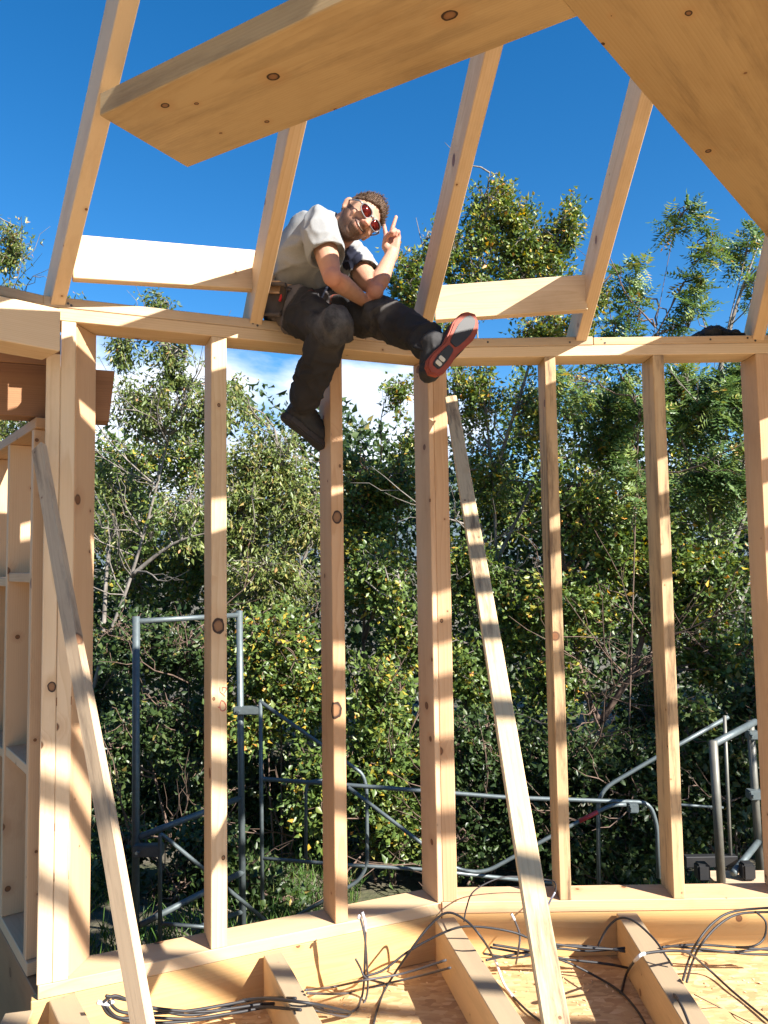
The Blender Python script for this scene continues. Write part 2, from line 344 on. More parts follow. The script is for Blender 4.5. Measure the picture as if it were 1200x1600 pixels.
def stud(parent, o, u, n, px0, px1, py, mat, dep=DEPTH, z1=Z_UNDER - .0006, name='stud', off=0.0, **t):
    s0, s1 = s_at(px0, py, o, u, n), s_at(px1, py, o, u, n)
    a = wall_pt(o, u, n, (s0 + s1) / 2, dep / 2 + off, Z_PLATE + .0006); b = a.copy(); b.z = z1
    return beam(name, a, b, abs(s1 - s0), dep, mat, parent, up=n, warp=0.0016, **t)
st1 = stud(wl, LO, uL, nL, 329.5, 355, 1478, M['spruce'], label='stud with a large round knot and red crayon marks')
st2 = stud(wl, LO, uL, nL, 524, 544, 1438, M['larch'], label='reddish stud beside the hanging boot')
po2 = stud(wl, LO, uL, nL, 684, 707.6, 1408, M['larch'], name='post')
po3 = stud(wr, RO, uR, nR, 691.8, 714.5, 1406, M['larch'], name='post')
stud(wr, RO, uR, nR, 875, 893, 1402, M['dirty'], label='stud streaked with dark dirt')
stud(wr, RO, uR, nR, 1053, 1071, 1402, M['dirty'], label='pale stud with dark stains low down')
stud(wr, RO, uR, nR, 1222, 1243, 1402, M['larch'], name='post')
F_ = lambda x, y: Ppl(x, y, LO, nL)
knot_spots(st1, [(F_(341, 978), .026), (F_(342, 633), .007), (F_(334, 1092), .006), (F_(349, 1340), .008)])
knot_spots(st2, [(F_(531, 728), .006), (F_(527, 808), .024), (F_(524, 1110), .030)])
knot_spots(po3, [(Ppl(705, 687, RO, nR), .016), (Ppl(690, 970, RO, nR), .008)])
# corner post pair on the left: a short post under the header and a full one
po1 = stud(wl, LO, uL, nL, 57, 81, 1541, M['spruce'], dep=0.16, z1=P(80,552,2.615).z, name='post')
stud(wl, LO, uL, nL, 81.6, 106, 1536, M['spruce'], dep=0.162, name='post')
knot_spots(po1, [(F_(81, 1073), .016)])
M['shaded_larch'] = wood('shaded_larch', (0.36, 0.185, 0.085), (0.22, 0.10, 0.045))  # darker copy of the larch, with shade put into its colour
M['porch_board'] = wood('porch_board', (0.40, 0.25, 0.135), (0.25, 0.145, 0.075), knots=1.2, knot_r=0.09, dirt=0.5)
# ---- header and rail of the bay on the far left (wall turned another 22.5 degrees)
uF = Vector((math.cos(rad(45)), math.sin(rad(45)), 0)); nF = Vector((-uF.y, uF.x, 0))
hd = P(95, 515, 2.54)
wf = thing('lintel_frame', V2(hd) - uF * .5, 'doorway head of boards and beams at the left edge of the photo', 'door frame')
Ha, Hb = P(95, 483, 2.525), P(95, 549, 2.525); zc = (Ha.z + Hb.z) / 2; hh = Ha.z - Hb.z
beam('header', Vector((Ha.x, Ha.y, zc)) - uF * 1.2 + nF * .075, Vector((Ha.x, Ha.y, zc)) + nF * .075, 0.15, hh, M['spruce'], wf)
c_ = P(68, 470, 2.60)
beam('upper_plate', Vector((c_.x, c_.y, Z_MID + .018)) - uF * 1.3 + nF * .07, Vector((c_.x, c_.y, Z_MID + .018)) + nF * .07 - uF * .0, DEPTH, 0.034, M['weathered'], wf)
beam('top_plate', Vector((c_.x, c_.y, Z_MID - .028)) - uF * 1.3 + nF * .10, Vector((c_.x, c_.y, Z_MID - .028)) + nF * .10 - uF * .06, 0.09, 0.055, M['spruce'], wf)
e0, e1 = P(174, 584, 2.97), P(174, 662, 2.97); ze = (e0.z + e1.z) / 2
lint = beam('lintel', Vector((e0.x, e0.y, ze)) - uL * 1.9, Vector((e0.x, e0.y, ze)), 0.10, e0.z - e1.z, M['shaded_larch'], wf, cut1=0.10)
up0 = Vector((e0.x, e0.y, e0.z + .062)); lf = P(58, 560, 2.70)
beam('lintel', up0 - uL * 1.9, up0 - uL * (up0.x - lf.x) / uL.x, 0.10, .122, M['shaded_larch'], wf)
q0, q1 = V2(P(118, 700, 2.662)), V2(P(149, 700, 2.80)); qd = (q1 - q0).normalized(); qn = Vector((qd.y, -qd.x, 0))
q = (q0 + q1) / 2 - qn * .016
beam('post', Vector((q.x, q.y, Z_PLATE + .0006)), Vector((q.x, q.y, Z_UNDER - .0006)), 0.032, (q1 - q0).length, M['larch'], wl, up=qd, label='orange side board of the left corner post')
# ---- porch side wall running outdoors from the corner post
dA = Vector((-0.60, 0.80, 0)).normalized(); nA = Vector((-dA.y, dA.x, 0)); nA = -nA if nA.dot(V2(EYE) - LO) < 0 else nA
AO = LO + nL * .02 - uL * .0
wa = thing('wall_frame', AO + dA * .5, 'low boarded porch wall frame leading outdoors at the left edge behind the corner post', 'wall frame', 'stud wall frames of the round house')
def A_(s, d, z): return AO + dA * s - nA * d + Zu * z
zr = Ppl(58, 650, AO, nA).z
beam('bottom_plate', A_(0.16, .06, .197), A_(2.2, .06, .197), 0.12, 0.045, M['larch'], wa)
beam('top_rail', A_(0.16, .05, zr - .02), A_(2.2, .05, zr - .02), 0.10, 0.04, M['larch'], wa)
beam('rim_board', A_(0.0, .02, -.35), A_(2.2, .02, -.35), 0.04, 1.04, M['shaded_larch'], wa)
for q in (0.20, 0.62, 1.10, 1.58, 2.1): beam('stud', A_(q, .05, .2205), A_(q, .05, zr - .0405), 0.036, 0.10, M['larch'], wa, up=nA)
for q0, q1, zz in ((.22, .60, 1.55), (.64, 1.08, 1.53), (1.12, 1.56, 1.55), (.22, .60, .86), (.64, 1.08, .84), (1.12, 1.56, .86)):
    beam('noggin', A_(q0, .05, zz), A_(q1, .05, zz), 0.09, 0.036, M['larch'], wa)
for i in range(5):
    z0 = .225 + i * .27
    z1 = min(z0 + .265, zr - .05)
    beam('board', A_(0.17, .115, (z0 + z1) / 2), A_(2.2, .115, (z0 + z1) / 2), 0.022, z1 - z0, M['porch_board'], wa)
# ---- rafters
SL = 0.51
RW, RD = 0.047, 0.15
def solve_rafter(fx, fy, tx, ty, zf=Z_TOP):
    F = Pz(fx, fy, zf); best = None
    rt = ray(tx, ty)
    for i in range(-600, 601):
        ph = i * math.pi / 1800 - math.pi / 2
        d = Vector((math.cos(ph), math.sin(ph), SL))
        # closest approach of F + t d and EYE + q rt
        w0 = F - EYE; a = d.dot(d); b_ = d.dot(rt); c = rt.dot(rt); dd = d.dot(w0); e = rt.dot(w0)
        den = a * c - b_ * b_
        t_ = (b_ * e - c * dd) / den; q_ = (a * e - b_ * dd) / den
        gap = ((F + d * t_) - (EYE + rt * q_)).length
        if t_ > 0 and (best is None or gap < best[0]): best = (gap, ph, t_)
    return F, best[1], best[2]
RAFTER_LABELS = [
    'leftmost roof rafter, rising past the cut end of the overhead plank',
    'roof rafter just left of the sitting man, passing behind his back',
    'roof rafter to the right of the man, its foot just above his raised boot',
    'fourth roof rafter from the left, in front of the rowan leaves',
    'rightmost roof rafter, cut by the right edge of the photo']
def rafter(F, ph, label, length=3.1, tail=0.17, RD=RD):
    d = Vector((math.cos(ph), math.sin(ph), SL)); h = Vector((math.cos(ph), math.sin(ph), 0))
    dn = d.normalized(); nrm = (Zu - dn * Zu.dot(dn)).normalized()
    a = F - d * tail + nrm * (RD / 2); b = F + d * length + nrm * (RD / 2)
    return beam('rafter', a, b, RW, RD, M['spruce'], None, cut0=-SL, warp=0.002, label=label, cat='rafter', group='roof rafters')
RAF = []
for (fx, fy, tx, ty), lab in zip(((95, 456, 203, 2), (402, 494, 466, 198), (667, 506, 772, 80), (911, 522, 1010, 160), (1188, 517, 1216, 400)), RAFTER_LABELS):
    F, ph, t_ = solve_rafter(fx, fy, tx, ty); RAF.append((F, ph)); rafter(F, ph, lab)
for ang, rd_ in [(20, .07), (27.5, .07), (35, .07), (42.5, .07), (50, .07), (57.5, .07), (66, .06), (77, .055), (91, .055), (108, .07), (122, .08), (136, .10), (-45, .15), (-56.25, .15), (-67.5, .15)]:  # unseen rafters, thinned and respaced to shape the shadow stripes
    a_ = rad(ang); F = CEN + Vector((math.sin(a_), math.cos(a_), 0)) * 3.70; F.z = Z_TOP
    rafter(F, math.atan2(-math.cos(a_), -math.sin(a_)), 'unseen roof rafter out of frame, sized and spaced to throw shadow stripes on the walls', RD=rd_)
# blocking boards between the rafters
def board(x0, yt0, yb0, d0, x1, yt1, yb1, d1, label, mat):
    a, b = P(x0, (yt0 + yb0) / 2, d0), P(x1, (yt1 + yb1) / 2, d1)
    h = ((P(x0, yt0, d0) - P(x0, yb0, d0)).length + (P(x1, yt1, d1) - P(x1, yb1, d1)).length) / 2
    return beam('blocking_board', a, b, 0.045, h, mat, None, label=label, cat='board', group='blocking boards between the rafters')
board(111, 370, 437, 2.565, 399, 394, 455, 2.86, 'pale blocking board between the two left rafters, left of the man', M['spruce'])
board(680, 449, 503, 3.10, 916, 432, 486, 3.02, 'pale blocking board between the third and fourth rafters, above the raised boot', M['spruce'])
board(1216, 420, 476, 2.85, 1420, 400, 460, 2.75, 'blocking board right of the last rafter, out of the photo', M['spruce'])
# overhead planks
F, ph = RAF[0]; d = Vector((math.cos(ph), math.sin(ph), SL)); w0 = F - EYE
best = min(((abs(((F + d * (i * .01)) - EYE).dot(_u) / ((F + d * (i * .01)) - EYE).dot(_f) * FPX - (800 - 165)), i * .01) for i in range(0, 200)))
Hp = (F + d * best[1]).z - .068
def plank(pn0, pf0, far1, th, label, ext):
    a, b, c = Pz(*pn0, Hp), Pz(*pf0, Hp), Pz(*far1, Hp)
    return a, b, c
a, b, c = Pz(150, 184, Hp), Pz(293, 262, Hp), Pz(898, 28, Hp)
ud = (c - b).normalized(); wd = (a - b); wd = wd - ud * wd.dot(ud); wid = wd.length; wd.normalize()
pk1 = beam('overhead_plank', b + wd * wid / 2 + Zu * .032, b + wd * wid / 2 + ud * ((c - b).length + .16) + Zu * .032, wid, 0.064, M['panel'], None,
     label='wide overhead plank with knots and a cut end, spanning from the leftmost rafter', cat='plank', group='wide planks overhead')
a2, b2 = Pz(889, 12, Hp - .004), Pz(1200, 372, Hp - .004)
knot_spots(pk1, [(Pz(258, 165, Hp), .011), (Pz(307, 162, Hp), .006), (Pz(427, 120, Hp), .016), (Pz(417, 190, Hp), .007), (Pz(702, 24, Hp), .017), (Pz(524, 171, Hp), .005), (Pz(345, 208, Hp), .004)])
u2 = (b2 - a2).normalized(); w2 = Vector((u2.y, -u2.x, 0)); W2 = 0.62
pk2 = beam('overhead_plank', a2 - u2 * .9 + w2 * W2 / 2 + Zu * .032, a2 + u2 * 2.2 + w2 * W2 / 2 + Zu * .032, W2, 0.064, M['panel'], None,
     label='wide overhead panel filling the top right corner of the photo', cat='plank', group='wide planks overhead')
knot_spots(pk2, [(Pz(1076, 18, Hp), .010), (Pz(1107, 234, Hp), .011), (Pz(955, 22, Hp), .005), (Pz(942, 66, Hp), .007), (Pz(1003, 124, Hp), .004), (Pz(1150, 232, Hp), .004)])
# ---- floor
fl = bmesh.new(); bmesh.ops.create_circle(fl, cap_ends=True, segments=16, radius=3.82 / math.cos(rad(11.25)))
r_ = bmesh.ops.extrude_face_region(fl, geom=list(fl.faces)); 
for v in [g for g in r_['geom'] if isinstance(g, bmesh.types.BMVert)]: v.co.z -= 0.02
bmesh.ops.rotate(fl, verts=fl.verts, matrix=Matrix.Rotation(rad(11.25), 3, 'Z')); bmesh.ops.translate(fl, verts=fl.verts, vec=(CEN.x, CEN.y, 0)); bmesh.ops.recalc_face_normals(fl, faces=fl.faces)
o = obj('floor', fl, M['osb'], None, recenter=False); tag(o, 'flaky strand board floor sprinkled with sawdust', 'floor', kind='structure')
zj = 0.1735
plate(None, LO, uL, nL, -.02, L_LEN - .001, .001, zj, 'rim_board', M['glulam'], dep=.045, off=.004, c1=k, label='yellow rim board under the left wall frame', cat='rim board', group='rim boards at the floor edge')
plate(None, RO, uR, nR, .001, R_LEN + .3, .001, zj, 'rim_board', M['glulam'], dep=.045, off=.004, c0=-k, label='yellow rim board under the right wall frame', cat='rim board', group='rim boards at the floor edge')
def joist(p0, p1, w, label, back=0.0, L=1.3):
    a, b = Pz(*p0, zj), Pz(*p1, zj); d = (b - a).normalized()
    a = a - d * back; b = a + d * L
    return beam('floor_joist', a - Zu * zj / 2, b - Zu * zj / 2, w, zj - .001, M['weathered2'], None, label=label, cat='joist', group='floor joists')
M['weathered2'] = wood('joist_wood', (0.64, 0.44, 0.22), (0.46, 0.30, 0.14), knots=0.4, dirt=0.15, dusty_top=0.75)
joist((30, 1580), (12, 1620), 0.085, 'floor joist end in the bottom left corner, left of the corner post', L=.9)
joist((97, 1556), (118, 1600), 0.082, 'floor joist starting right under the left corner post', L=1.2)
joist((426, 1489), (486, 1600), 0.068, 'floor joist meeting the rim under the left wall, beside the wound cables')
joist((695, 1434), (800, 1600), 0.080, 'floor joist starting under the double post in the middle')
joist((979, 1426), (1090, 1600), 0.082, 'floor joist under the right wall, crossed by a grey sleeved cable')
# ---- leaning braces
def brace(p0, d0, p1, d1, w, th, mat, label, ext=0.9, cut=0.0, n=None):
    a, b = P(*p0, d0), P(*p1, d1); d = (b - a).normalized()
    b = b + d * ((b.z - 0.01) / -d.z) if d.z < 0 else b
    return beam('brace', a, b, w, th, mat, None, up=(n or (0, 1, 0.6)), cut0=cut, label=label, cat='brace', group='loose braces propping the walls', warp=0.003)
brace((61, 700), 2.50, (222, 1590), 1.66, 0.052, 0.022, M['old'], 'weathered brace board leaning in front of the left corner post', cut=0.3)
brace((704, 622), 3.12, (868, 1596), 1.42, 0.048, 0.026, M['dirty'], 'pale brace batten leaning from the double post down to the middle of the floor')
# ================================================================ ground, hills
def ground_z(x, y):
    r = math.hypot(x - .9, y + .5)
    z = -0.95 + 0.10 * mnoise.noise((x * .35, y * .35, 0)) + 0.04 * mnoise.noise((x * 1.4, y * 1.4, 2))
    z += -0.035 * max(0, y - 8) if y < 120 else -3.9
    if x < 0 and y > 3: z += 0.22 * math.exp(-((x + 1.9) / 1.1) ** 2 - ((y - 5.2) / 1.6) ** 2)
    return z
def grid_mesh(xs, ys, fz):
    bm = bmesh.new(); vs = [[bm.verts.new((x, y, fz(x, y))) for x in xs] for y in ys]
    for j in range(len(ys) - 1):
        for i in range(len(xs) - 1): bm.faces.new((vs[j][i], vs[j][i + 1], vs[j + 1][i + 1], vs[j + 1][i]))
    return bm
def soil():
    m, t, b = newmat('soil_and_moss'); tc = N(t, 'ShaderNodeTexCoord')
    n = N(t, 'ShaderNodeTexNoise'); n.inputs['Scale'].default_value = 1.3; n.inputs['Detail'].default_value = 10; n.inputs['Roughness'].default_value = 0.65; t.links.new(tc.outputs['Object'], n.inputs['Vector'])
    n2 = N(t, 'ShaderNodeTexNoise'); n2.inputs['Scale'].default_value = 22; n2.inputs['Detail'].default_value = 6; t.links.new(tc.outputs['Object'], n2.inputs['Vector'])
    c = ramp(t, n.outputs[0], [(0.35, (0.06, 0.075, 0.022)), (0.5, (0.09, 0.075, 0.045)), (0.62, (0.17, 0.145, 0.11)), (0.75, (0.24, 0.22, 0.19))])
    c = mixc(t, mathn(t, 'MULTIPLY', n2.outputs[0], 0.6), c, (0.045, 0.04, 0.025))
    t.links.new(c, b.inputs['Base Color']); b.inputs['Roughness'].default_value = 0.95
    bump(t, b, n2.outputs[0], 0.8, 0.03); return m
M['soil'] = soil()
def lin(a, b, n): return [a + (b - a) * i / (n - 1) for i in range(n)]
gx = [-9000, -3000, -900, -300, -100, -40] + lin(-14, 14, 57) + [40, 100, 300, 900, 3000, 9000]
gy = [-9000, -3000, -900, -300, -100, -30] + lin(-6, 16, 45) + [24, 40, 70, 120, 300, 900, 3000, 9000]
o = obj('ground', grid_mesh(gx, gy, ground_z), M['soil'], None, True, recenter=False); tag(o, 'earthy sloping ground with grass tufts outside the house', 'ground', kind='structure')
M['hill'] = plain('hazy_forested_hill', (0.06, 0.085, 0.10), 0.95, var=0.5, scale=0.004, b_=0)  # blue-grey base colour stands in for distance haze
def hill_z(x, y):
    u = (y - 2500) / 2600
    return max(-6, 560 * max(0, math.sin(max(0, min(1, u)) * math.pi)) * (0.62 + 0.5 * mnoise.noise((x / 1500 + 3.3, 0.2, 0)) + 0.22 * mnoise.noise((x / 420, y / 700, 4)) + 0.08 * mnoise.noise((x / 130, y / 160, 4))))
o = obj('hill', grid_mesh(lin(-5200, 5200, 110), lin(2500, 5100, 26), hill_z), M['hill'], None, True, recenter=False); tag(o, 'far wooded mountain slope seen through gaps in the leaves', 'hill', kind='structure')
# ================================================================ foliage
def leaf_mat(name, stops, trans=0.28, rough=0.42):
    m, t, b = newmat(name)
    a = N(t, 'ShaderNodeAttribute', attribute_name='tint')
    c = ramp(t, a.outputs['Fac'], stops)
    b.inputs['Roughness'].default_value = rough; b.inputs['Specular IOR Level'].default_value = 0.45
    t.links.new(c, b.inputs['Base Color'])
    tr = N(t, 'ShaderNodeBsdfTranslucent'); cc = N(t, 'ShaderNodeHueSaturation'); cc.inputs[0].default_value = 0.485; cc.inputs[1].default_value = 1.15; cc.inputs[2].default_value = 1.3
    t.links.new(c, cc.inputs['Color']); t.links.new(cc.outputs[0], tr.inputs[0])
    mx = N(t, 'ShaderNodeMixShader'); mx.inputs[0].default_value = trans
    t.links.new(b.outputs[0], mx.inputs[1]); t.links.new(tr.outputs[0], mx.inputs[2])
    t.links.new(mx.outputs[0], t.nodes['Material Output'].inputs['Surface']); return m
M['leaf_cherry'] = leaf_mat('cherry_leaf', [(0, (0.070, 0.105, 0.026)), (0.45, (0.115, 0.155, 0.038)), (0.78, (0.18, 0.205, 0.055)), (0.9, (0.30, 0.25, 0.08)), (1.0, (0.34, 0.16, 0.07))])
M['leaf_maple'] = leaf_mat('maple_leaf', [(0, (0.058, 0.098, 0.025)), (0.5, (0.099, 0.155, 0.033)), (0.82, (0.173, 0.207, 0.041)), (0.93, (0.496, 0.355, 0.041)), (1.0, (0.595, 0.251, 0.055))])
M['leaf_rowan'] = leaf_mat('rowan_leaf', [(0, (0.058, 0.111, 0.036)), (0.6, (0.103, 0.170, 0.048)), (0.9, (0.215, 0.251, 0.062)), (1.0, (0.496, 0.296, 0.068))])
M['leaf_shaded'] = leaf_mat('shaded_thicket_leaf', [(0, (0.022, 0.042, 0.013)), (0.6, (0.045, 0.078, 0.021)), (0.88, (0.085, 0.115, 0.032)), (1.0, (0.30, 0.22, 0.06))])  # darker leaf tones, the shade of the undergrowth put into the colour
def bark(name, a, c):
    m, t, b = newmat(name); tc = N(t, 'ShaderNodeTexCoord'); mp = N(t, 'ShaderNodeMapping'); mp.inputs['Scale'].default_value = (14, 14, 5); t.links.new(tc.outputs['Object'], mp.inputs[0])
    n = N(t, 'ShaderNodeTexNoise'); n.inputs['Scale'].default_value = 1.6; n.inputs['Detail'].default_value = 7; t.links.new(mp.outputs[0], n.inputs['Vector'])
    t.links.new(ramp(t, n.outputs[0], [(0.3, a), (0.7, c)]), b.inputs['Base Color']); b.inputs['Roughness'].default_value = 0.85; bump(t, b, n.outputs[0], 0.6, 0.01); return m
M['bark_grey'] = bark('grey_bark', (0.08, 0.068, 0.055), (0.24, 0.21, 0.18))
M['bark_brown'] = bark('brown_bark', (0.055, 0.035, 0.024), (0.17, 0.11, 0.08))
def unit(v): return v / np.maximum(np.linalg.norm(v, axis=1, keepdims=True), 1e-9)
def leaf_arrays(C, A, B, L, Wd, fold=0.25, droop=0.12, tint=None):
    """one leaf per row: six verts, four faces folded along the midrib"""
    n = len(C); Nn = unit(np.cross(A, B)); L = L[:, None]; Wd = Wd[:, None]
    v = np.empty((n, 6, 3))
    v[:, 0] = C
    v[:, 1] = C + A * L * .38 + B * Wd * .5 + Nn * Wd * fold
    v[:, 2] = C + A * L * .50 - Nn * L * droop * .2
    v[:, 3] = C + A * L * .38 - B * Wd * .5 + Nn * Wd * fold
    v[:, 4] = C + A * L * .80 + B * Wd * .22 - Nn * L * droop * .5
    v[:, 5] = C + A * L - Nn * L * droop
    f = np.array([[0, 1, 2], [0, 2, 3], [1, 5, 2], [2, 5, 3]])
    F = (np.arange(n)[:, None, None] * 6 + f[None]).reshape(-1, 3)
    return v.reshape(-1, 3), F, np.repeat(tint, 6)
def tri_mesh(name, verts, faces, tint=None):
    me = bpy.data.meshes.new(name)
    me.vertices.add(len(verts)); me.vertices.foreach_set('co', verts.astype(np.float32).ravel())
    me.loops.add(len(faces) * 3); me.loops.foreach_set('vertex_index', faces.astype(np.int32).ravel())
    me.polygons.add(len(faces)); me.polygons.foreach_set('loop_start', np.arange(0, len(faces) * 3, 3, dtype=np.int32)); me.polygons.foreach_set('loop_total', np.full(len(faces), 3, dtype=np.int32))
    me.update(calc_edges=True)
    if tint is not None:
        a = me.attributes.new('tint', 'FLOAT', 'POINT'); a.data.foreach_set('value', tint.astype(np.float32))
    return me
def rnd_dirs(n, rng): return unit(rng.normal(size=(n, 3)))
def simple_leaves(tips, dirs, per, rng, size, wr, spread, droop_dir, yellow, tone):
    """leaves round each twig tip"""
    k = len(tips); n = k * per
    base = np.repeat(tips, per, 0); D = np.repeat(dirs, per, 0)
    along = rng.uniform(-1.0, .25, n)[:, None] * spread * 1.5
    C = base + D * along + rng.normal(size=(n, 3)) * spread * .33
    A = unit(D * .5 + rng.normal(size=(n, 3)) * .75 + np.array([0, 0, -droop_dir]))
    up = unit(np.array([[0.25, -0.35, 1.0]]) + rng.normal(size=(n, 3)) * .55)
    B = unit(np.cross(A, up))
    L = size * rng.uniform(.6, 1.25, n); Wd = L * wr * rng.uniform(.8, 1.2, n)
    t = np.clip(rng.normal(.42, .20, n) + np.repeat(rng.normal(0, .16, k), per) + tone, 0, .86)
    y = rng.random(n) < yellow; t[y] = rng.uniform(.88, 1, y.sum())
    return leaf_arrays(C, A, B, L, Wd, tint=t)
def pinnate_leaves(tips, dirs, per, rng, size, yellow, tone):
    """compound leaves: a fan of long leaves, each a stalk with paired leaflets"""
    k = len(tips); n = k * per; base = np.repeat(tips, per, 0); D = np.repeat(dirs, per, 0)
    A0 = unit(D * .55 + rng.normal(size=(n, 3)) * .7 + np.array([0, 0, .1]))
    L0 = size * rng.uniform(.75, 1.2, n)
    C0 = base - D * rng.uniform(0, .5, n)[:, None] * size
    up = unit(np.array([[0.2, -0.3, 1.0]]) + rng.normal(size=(n, 3)) * .4); B0 = unit(np.cross(A0, up))
    Cs, As, Bs, Ls, Ws, Ts = [], [], [], [], [], []
    t0 = np.clip(rng.normal(.42, .2, n) + tone, 0, .86); y = rng.random(n) < yellow; t0[y] = rng.uniform(.88, 1, y.sum())
    for j in range(5):
        f = .20 + j * .165
        p = C0 + A0 * (L0 * f)[:, None] + np.array([0, 0, -1.0]) * (L0 * .30 * f * f)[:, None]
        for sgn in (1, -1):
            a = unit(A0 * .45 + B0 * sgn + np.array([0, 0, -.22]) + rng.normal(size=(n, 3)) * .12)
            Cs.append(p); As.append(a); Bs.append(unit(np.cross(a, up))); Ls.append(L0 * .36 * (1.05 - .25 * abs(j - 2) / 2)); Ws.append(Ls[-1] * .38); Ts.append(np.clip(t0 + rng.normal(0, .05, n), 0, 1))
    p = C0 + A0 * L0[:, None] + np.array([0, 0, -.30]) * L0[:, None]
    Cs.append(p); As.append(unit(A0 + np.array([0, 0, -.6]))); Bs.append(B0); Ls.append(L0 * .26); Ws.append(L0 * .09); Ts.append(t0)
    return leaf_arrays(np.concatenate(Cs), np.concatenate(As), np.concatenate(Bs), np.concatenate(Ls), np.concatenate(Ws), tint=np.concatenate(Ts))
def wob(a, b, n, amp, rng, sag=0.0):
    a, b = np.array(a, float), np.array(b, float); out = []
    ph = rng.uniform(0, 6, 3)
    for i in range(n + 1):
        t = i / n; p = a + (b - a) * t + amp * np.sin(ph + t * 5.5) * math.sin(math.pi * t); p[2] += sag * math.sin(math.pi * t); out.append(p)
    return out
def tree(name, label, cat, base, stems, blobs, leaf, bark_m, seed, kind='simple', size=.07, wr=.42, per=16, droop=.35, yellow=.03, tone=0.0, spread=.12, r0=.06, group='trees beyond the house', twig=0.006, bare=9):
    """stems: list of lists of points (world); blobs: (centre, rx, ry, rz, clumps). Each clump of leaves hangs on a branch from the nearest stem point."""
    rng = np.random.default_rng(seed)
    root = thing(name, base, label, cat, group)
    bm = bmesh.new(); nodes = []
    for st in stems:
        st = [np.array(p, float) for p in st]
        pts = smooth_path([Vector(p) for p in st], 5)
        rr = [max(.006, r0 * (1 - .88 * i / (len(pts) - 1))) for i in range(len(pts))]
        if st is not stems[0]: rr = [r * .45 for r in rr]
        tube(bm, pts, rr, 7)
        nodes += [(np.array(p), r) for p, r in zip(pts, rr)]
    npos = np.array([p for p, r in nodes]); nr = np.array([r for p, r in nodes])
    tips, dirs = [], []
    for c, rx, ry, rz, n in blobs:
        c = np.array(c, float)
        hubs = []
        for i in range(max(2, n // 9)):                       # boughs
            d = rnd_dirs(1, rng)[0]; h = c + d * np.array([rx, ry, rz]) * rng.uniform(.25, .72)
            w = np.linalg.norm(npos - h, axis=1) + np.where(npos[:, 2] > h[2] - .05, .8, 0)
            q = int(np.argmin(w)); hubs.append(h)
            tube(bm, wob(npos[q], h, 5, .06, rng, .08), max(twig * 1.6, min(nr[q] * .55, .022)), 5, False, twig)
        hubs = np.array(hubs)
        for i in range(n):
            d = rnd_dirs(1, rng)[0]
            p = c + d * np.array([rx, ry, rz]) * rng.random() ** .45
            q = int(np.argmin(np.linalg.norm(hubs - p, axis=1))); h = hubs[q]
            pts = wob(h, p, 3, .03, rng, .03)
            tube(bm, pts, twig * .8, 4, False, twig * .35)
            tips.append(p); dd = p - h; dd = dd / max(1e-6, np.linalg.norm(dd)); dirs.append(dd * .7 + np.array([0, 0, .35]) + d * .3)
    for i in range(bare):                                       # bare twigs sticking out of the leaves
        q = rng.integers(len(npos) // 5, max(2, len(npos) * 3 // 5)); d = rnd_dirs(1, rng)[0] * np.array([1.0, .5, .6]) + np.array([0.1, -.55, .55]); d /= np.linalg.norm(d); L = rng.uniform(.5, 1.3)
        pts = wob(npos[q], npos[q] + d * L, 6, .05, rng, -.06); tube(bm, pts, rng.uniform(.006, .011), 5, False, .002)
        for j in (2, 3, 4):
            e = rnd_dirs(1, rng)[0] * .6 + d; tube(bm, wob(pts[j], pts[j] + e / np.linalg.norm(e) * L * rng.uniform(.2, .45), 3, .03, rng), .0045, 4, False, .0015)
    obj('trunk', bm, M[bark_m], root, True)
    tips = np.array(tips); dirs = unit(np.array(dirs))
    if kind == 'simple': v, f, t = simple_leaves(tips, dirs, int(per * 2.1), rng, size * .74, wr, spread * 1.15, droop, yellow, tone)
    else: v, f, t = pinnate_leaves(tips, dirs, int(per * 1.5), rng, size * .92, yellow, tone)
    link('crown', tri_mesh('crown', v, f, t), M[leaf], root)
    return root
def B_(x, y, d, rx, ry, n, rd=None):
    """crown lobe: centre at a photo pixel and a distance, radii in photo pixels at that distance"""
    s = d / FPX; return (P(x, y, d), rx * s, (rd if rd else (rx + ry) * .5 * s), ry * s, n)
def G(x, d): p = P(x, 900, d); return Vector((p.x, p.y, ground_z(p.x, p.y)))
def stem(x0, d, *pts): return [G(x0, d)] + [P(px, py, d if len(r) == 0 else r[0]) for px, py, *r in pts]
TG = 'trees beyond the house'
tree('cherry_tree', 'tall pale trunked tree leaning right, with drooping leaves, beside the left corner post', 'tree', G(120, 7.2),
     [stem(105, 7.2, (150, 1060), (205, 900), (245, 760), (268, 660), (290, 560)), [P(205, 900, 7.2), P(270, 850, 7.1), P(335, 830, 7.0)], [P(160, 1040, 7.2), P(175, 820, 7.5), P(230, 690, 7.6)]],
     [B_(270, 560, 7.2, 50, 60, 55), B_(230, 640, 7.2, 75, 60, 80), B_(330, 640, 7.1, 60, 60, 60), B_(190, 540, 7.4, 30, 60, 26), B_(245, 480, 7.3, 30, 30, 16), B_(180, 790, 7.5, 60, 90, 60), B_(300, 800, 7.3, 70, 80, 60)],
     'leaf_cherry', 'bark_grey', 21, bare=20, size=.085, wr=.36, per=15, droop=.9, yellow=.025, spread=.10, r0=.055)
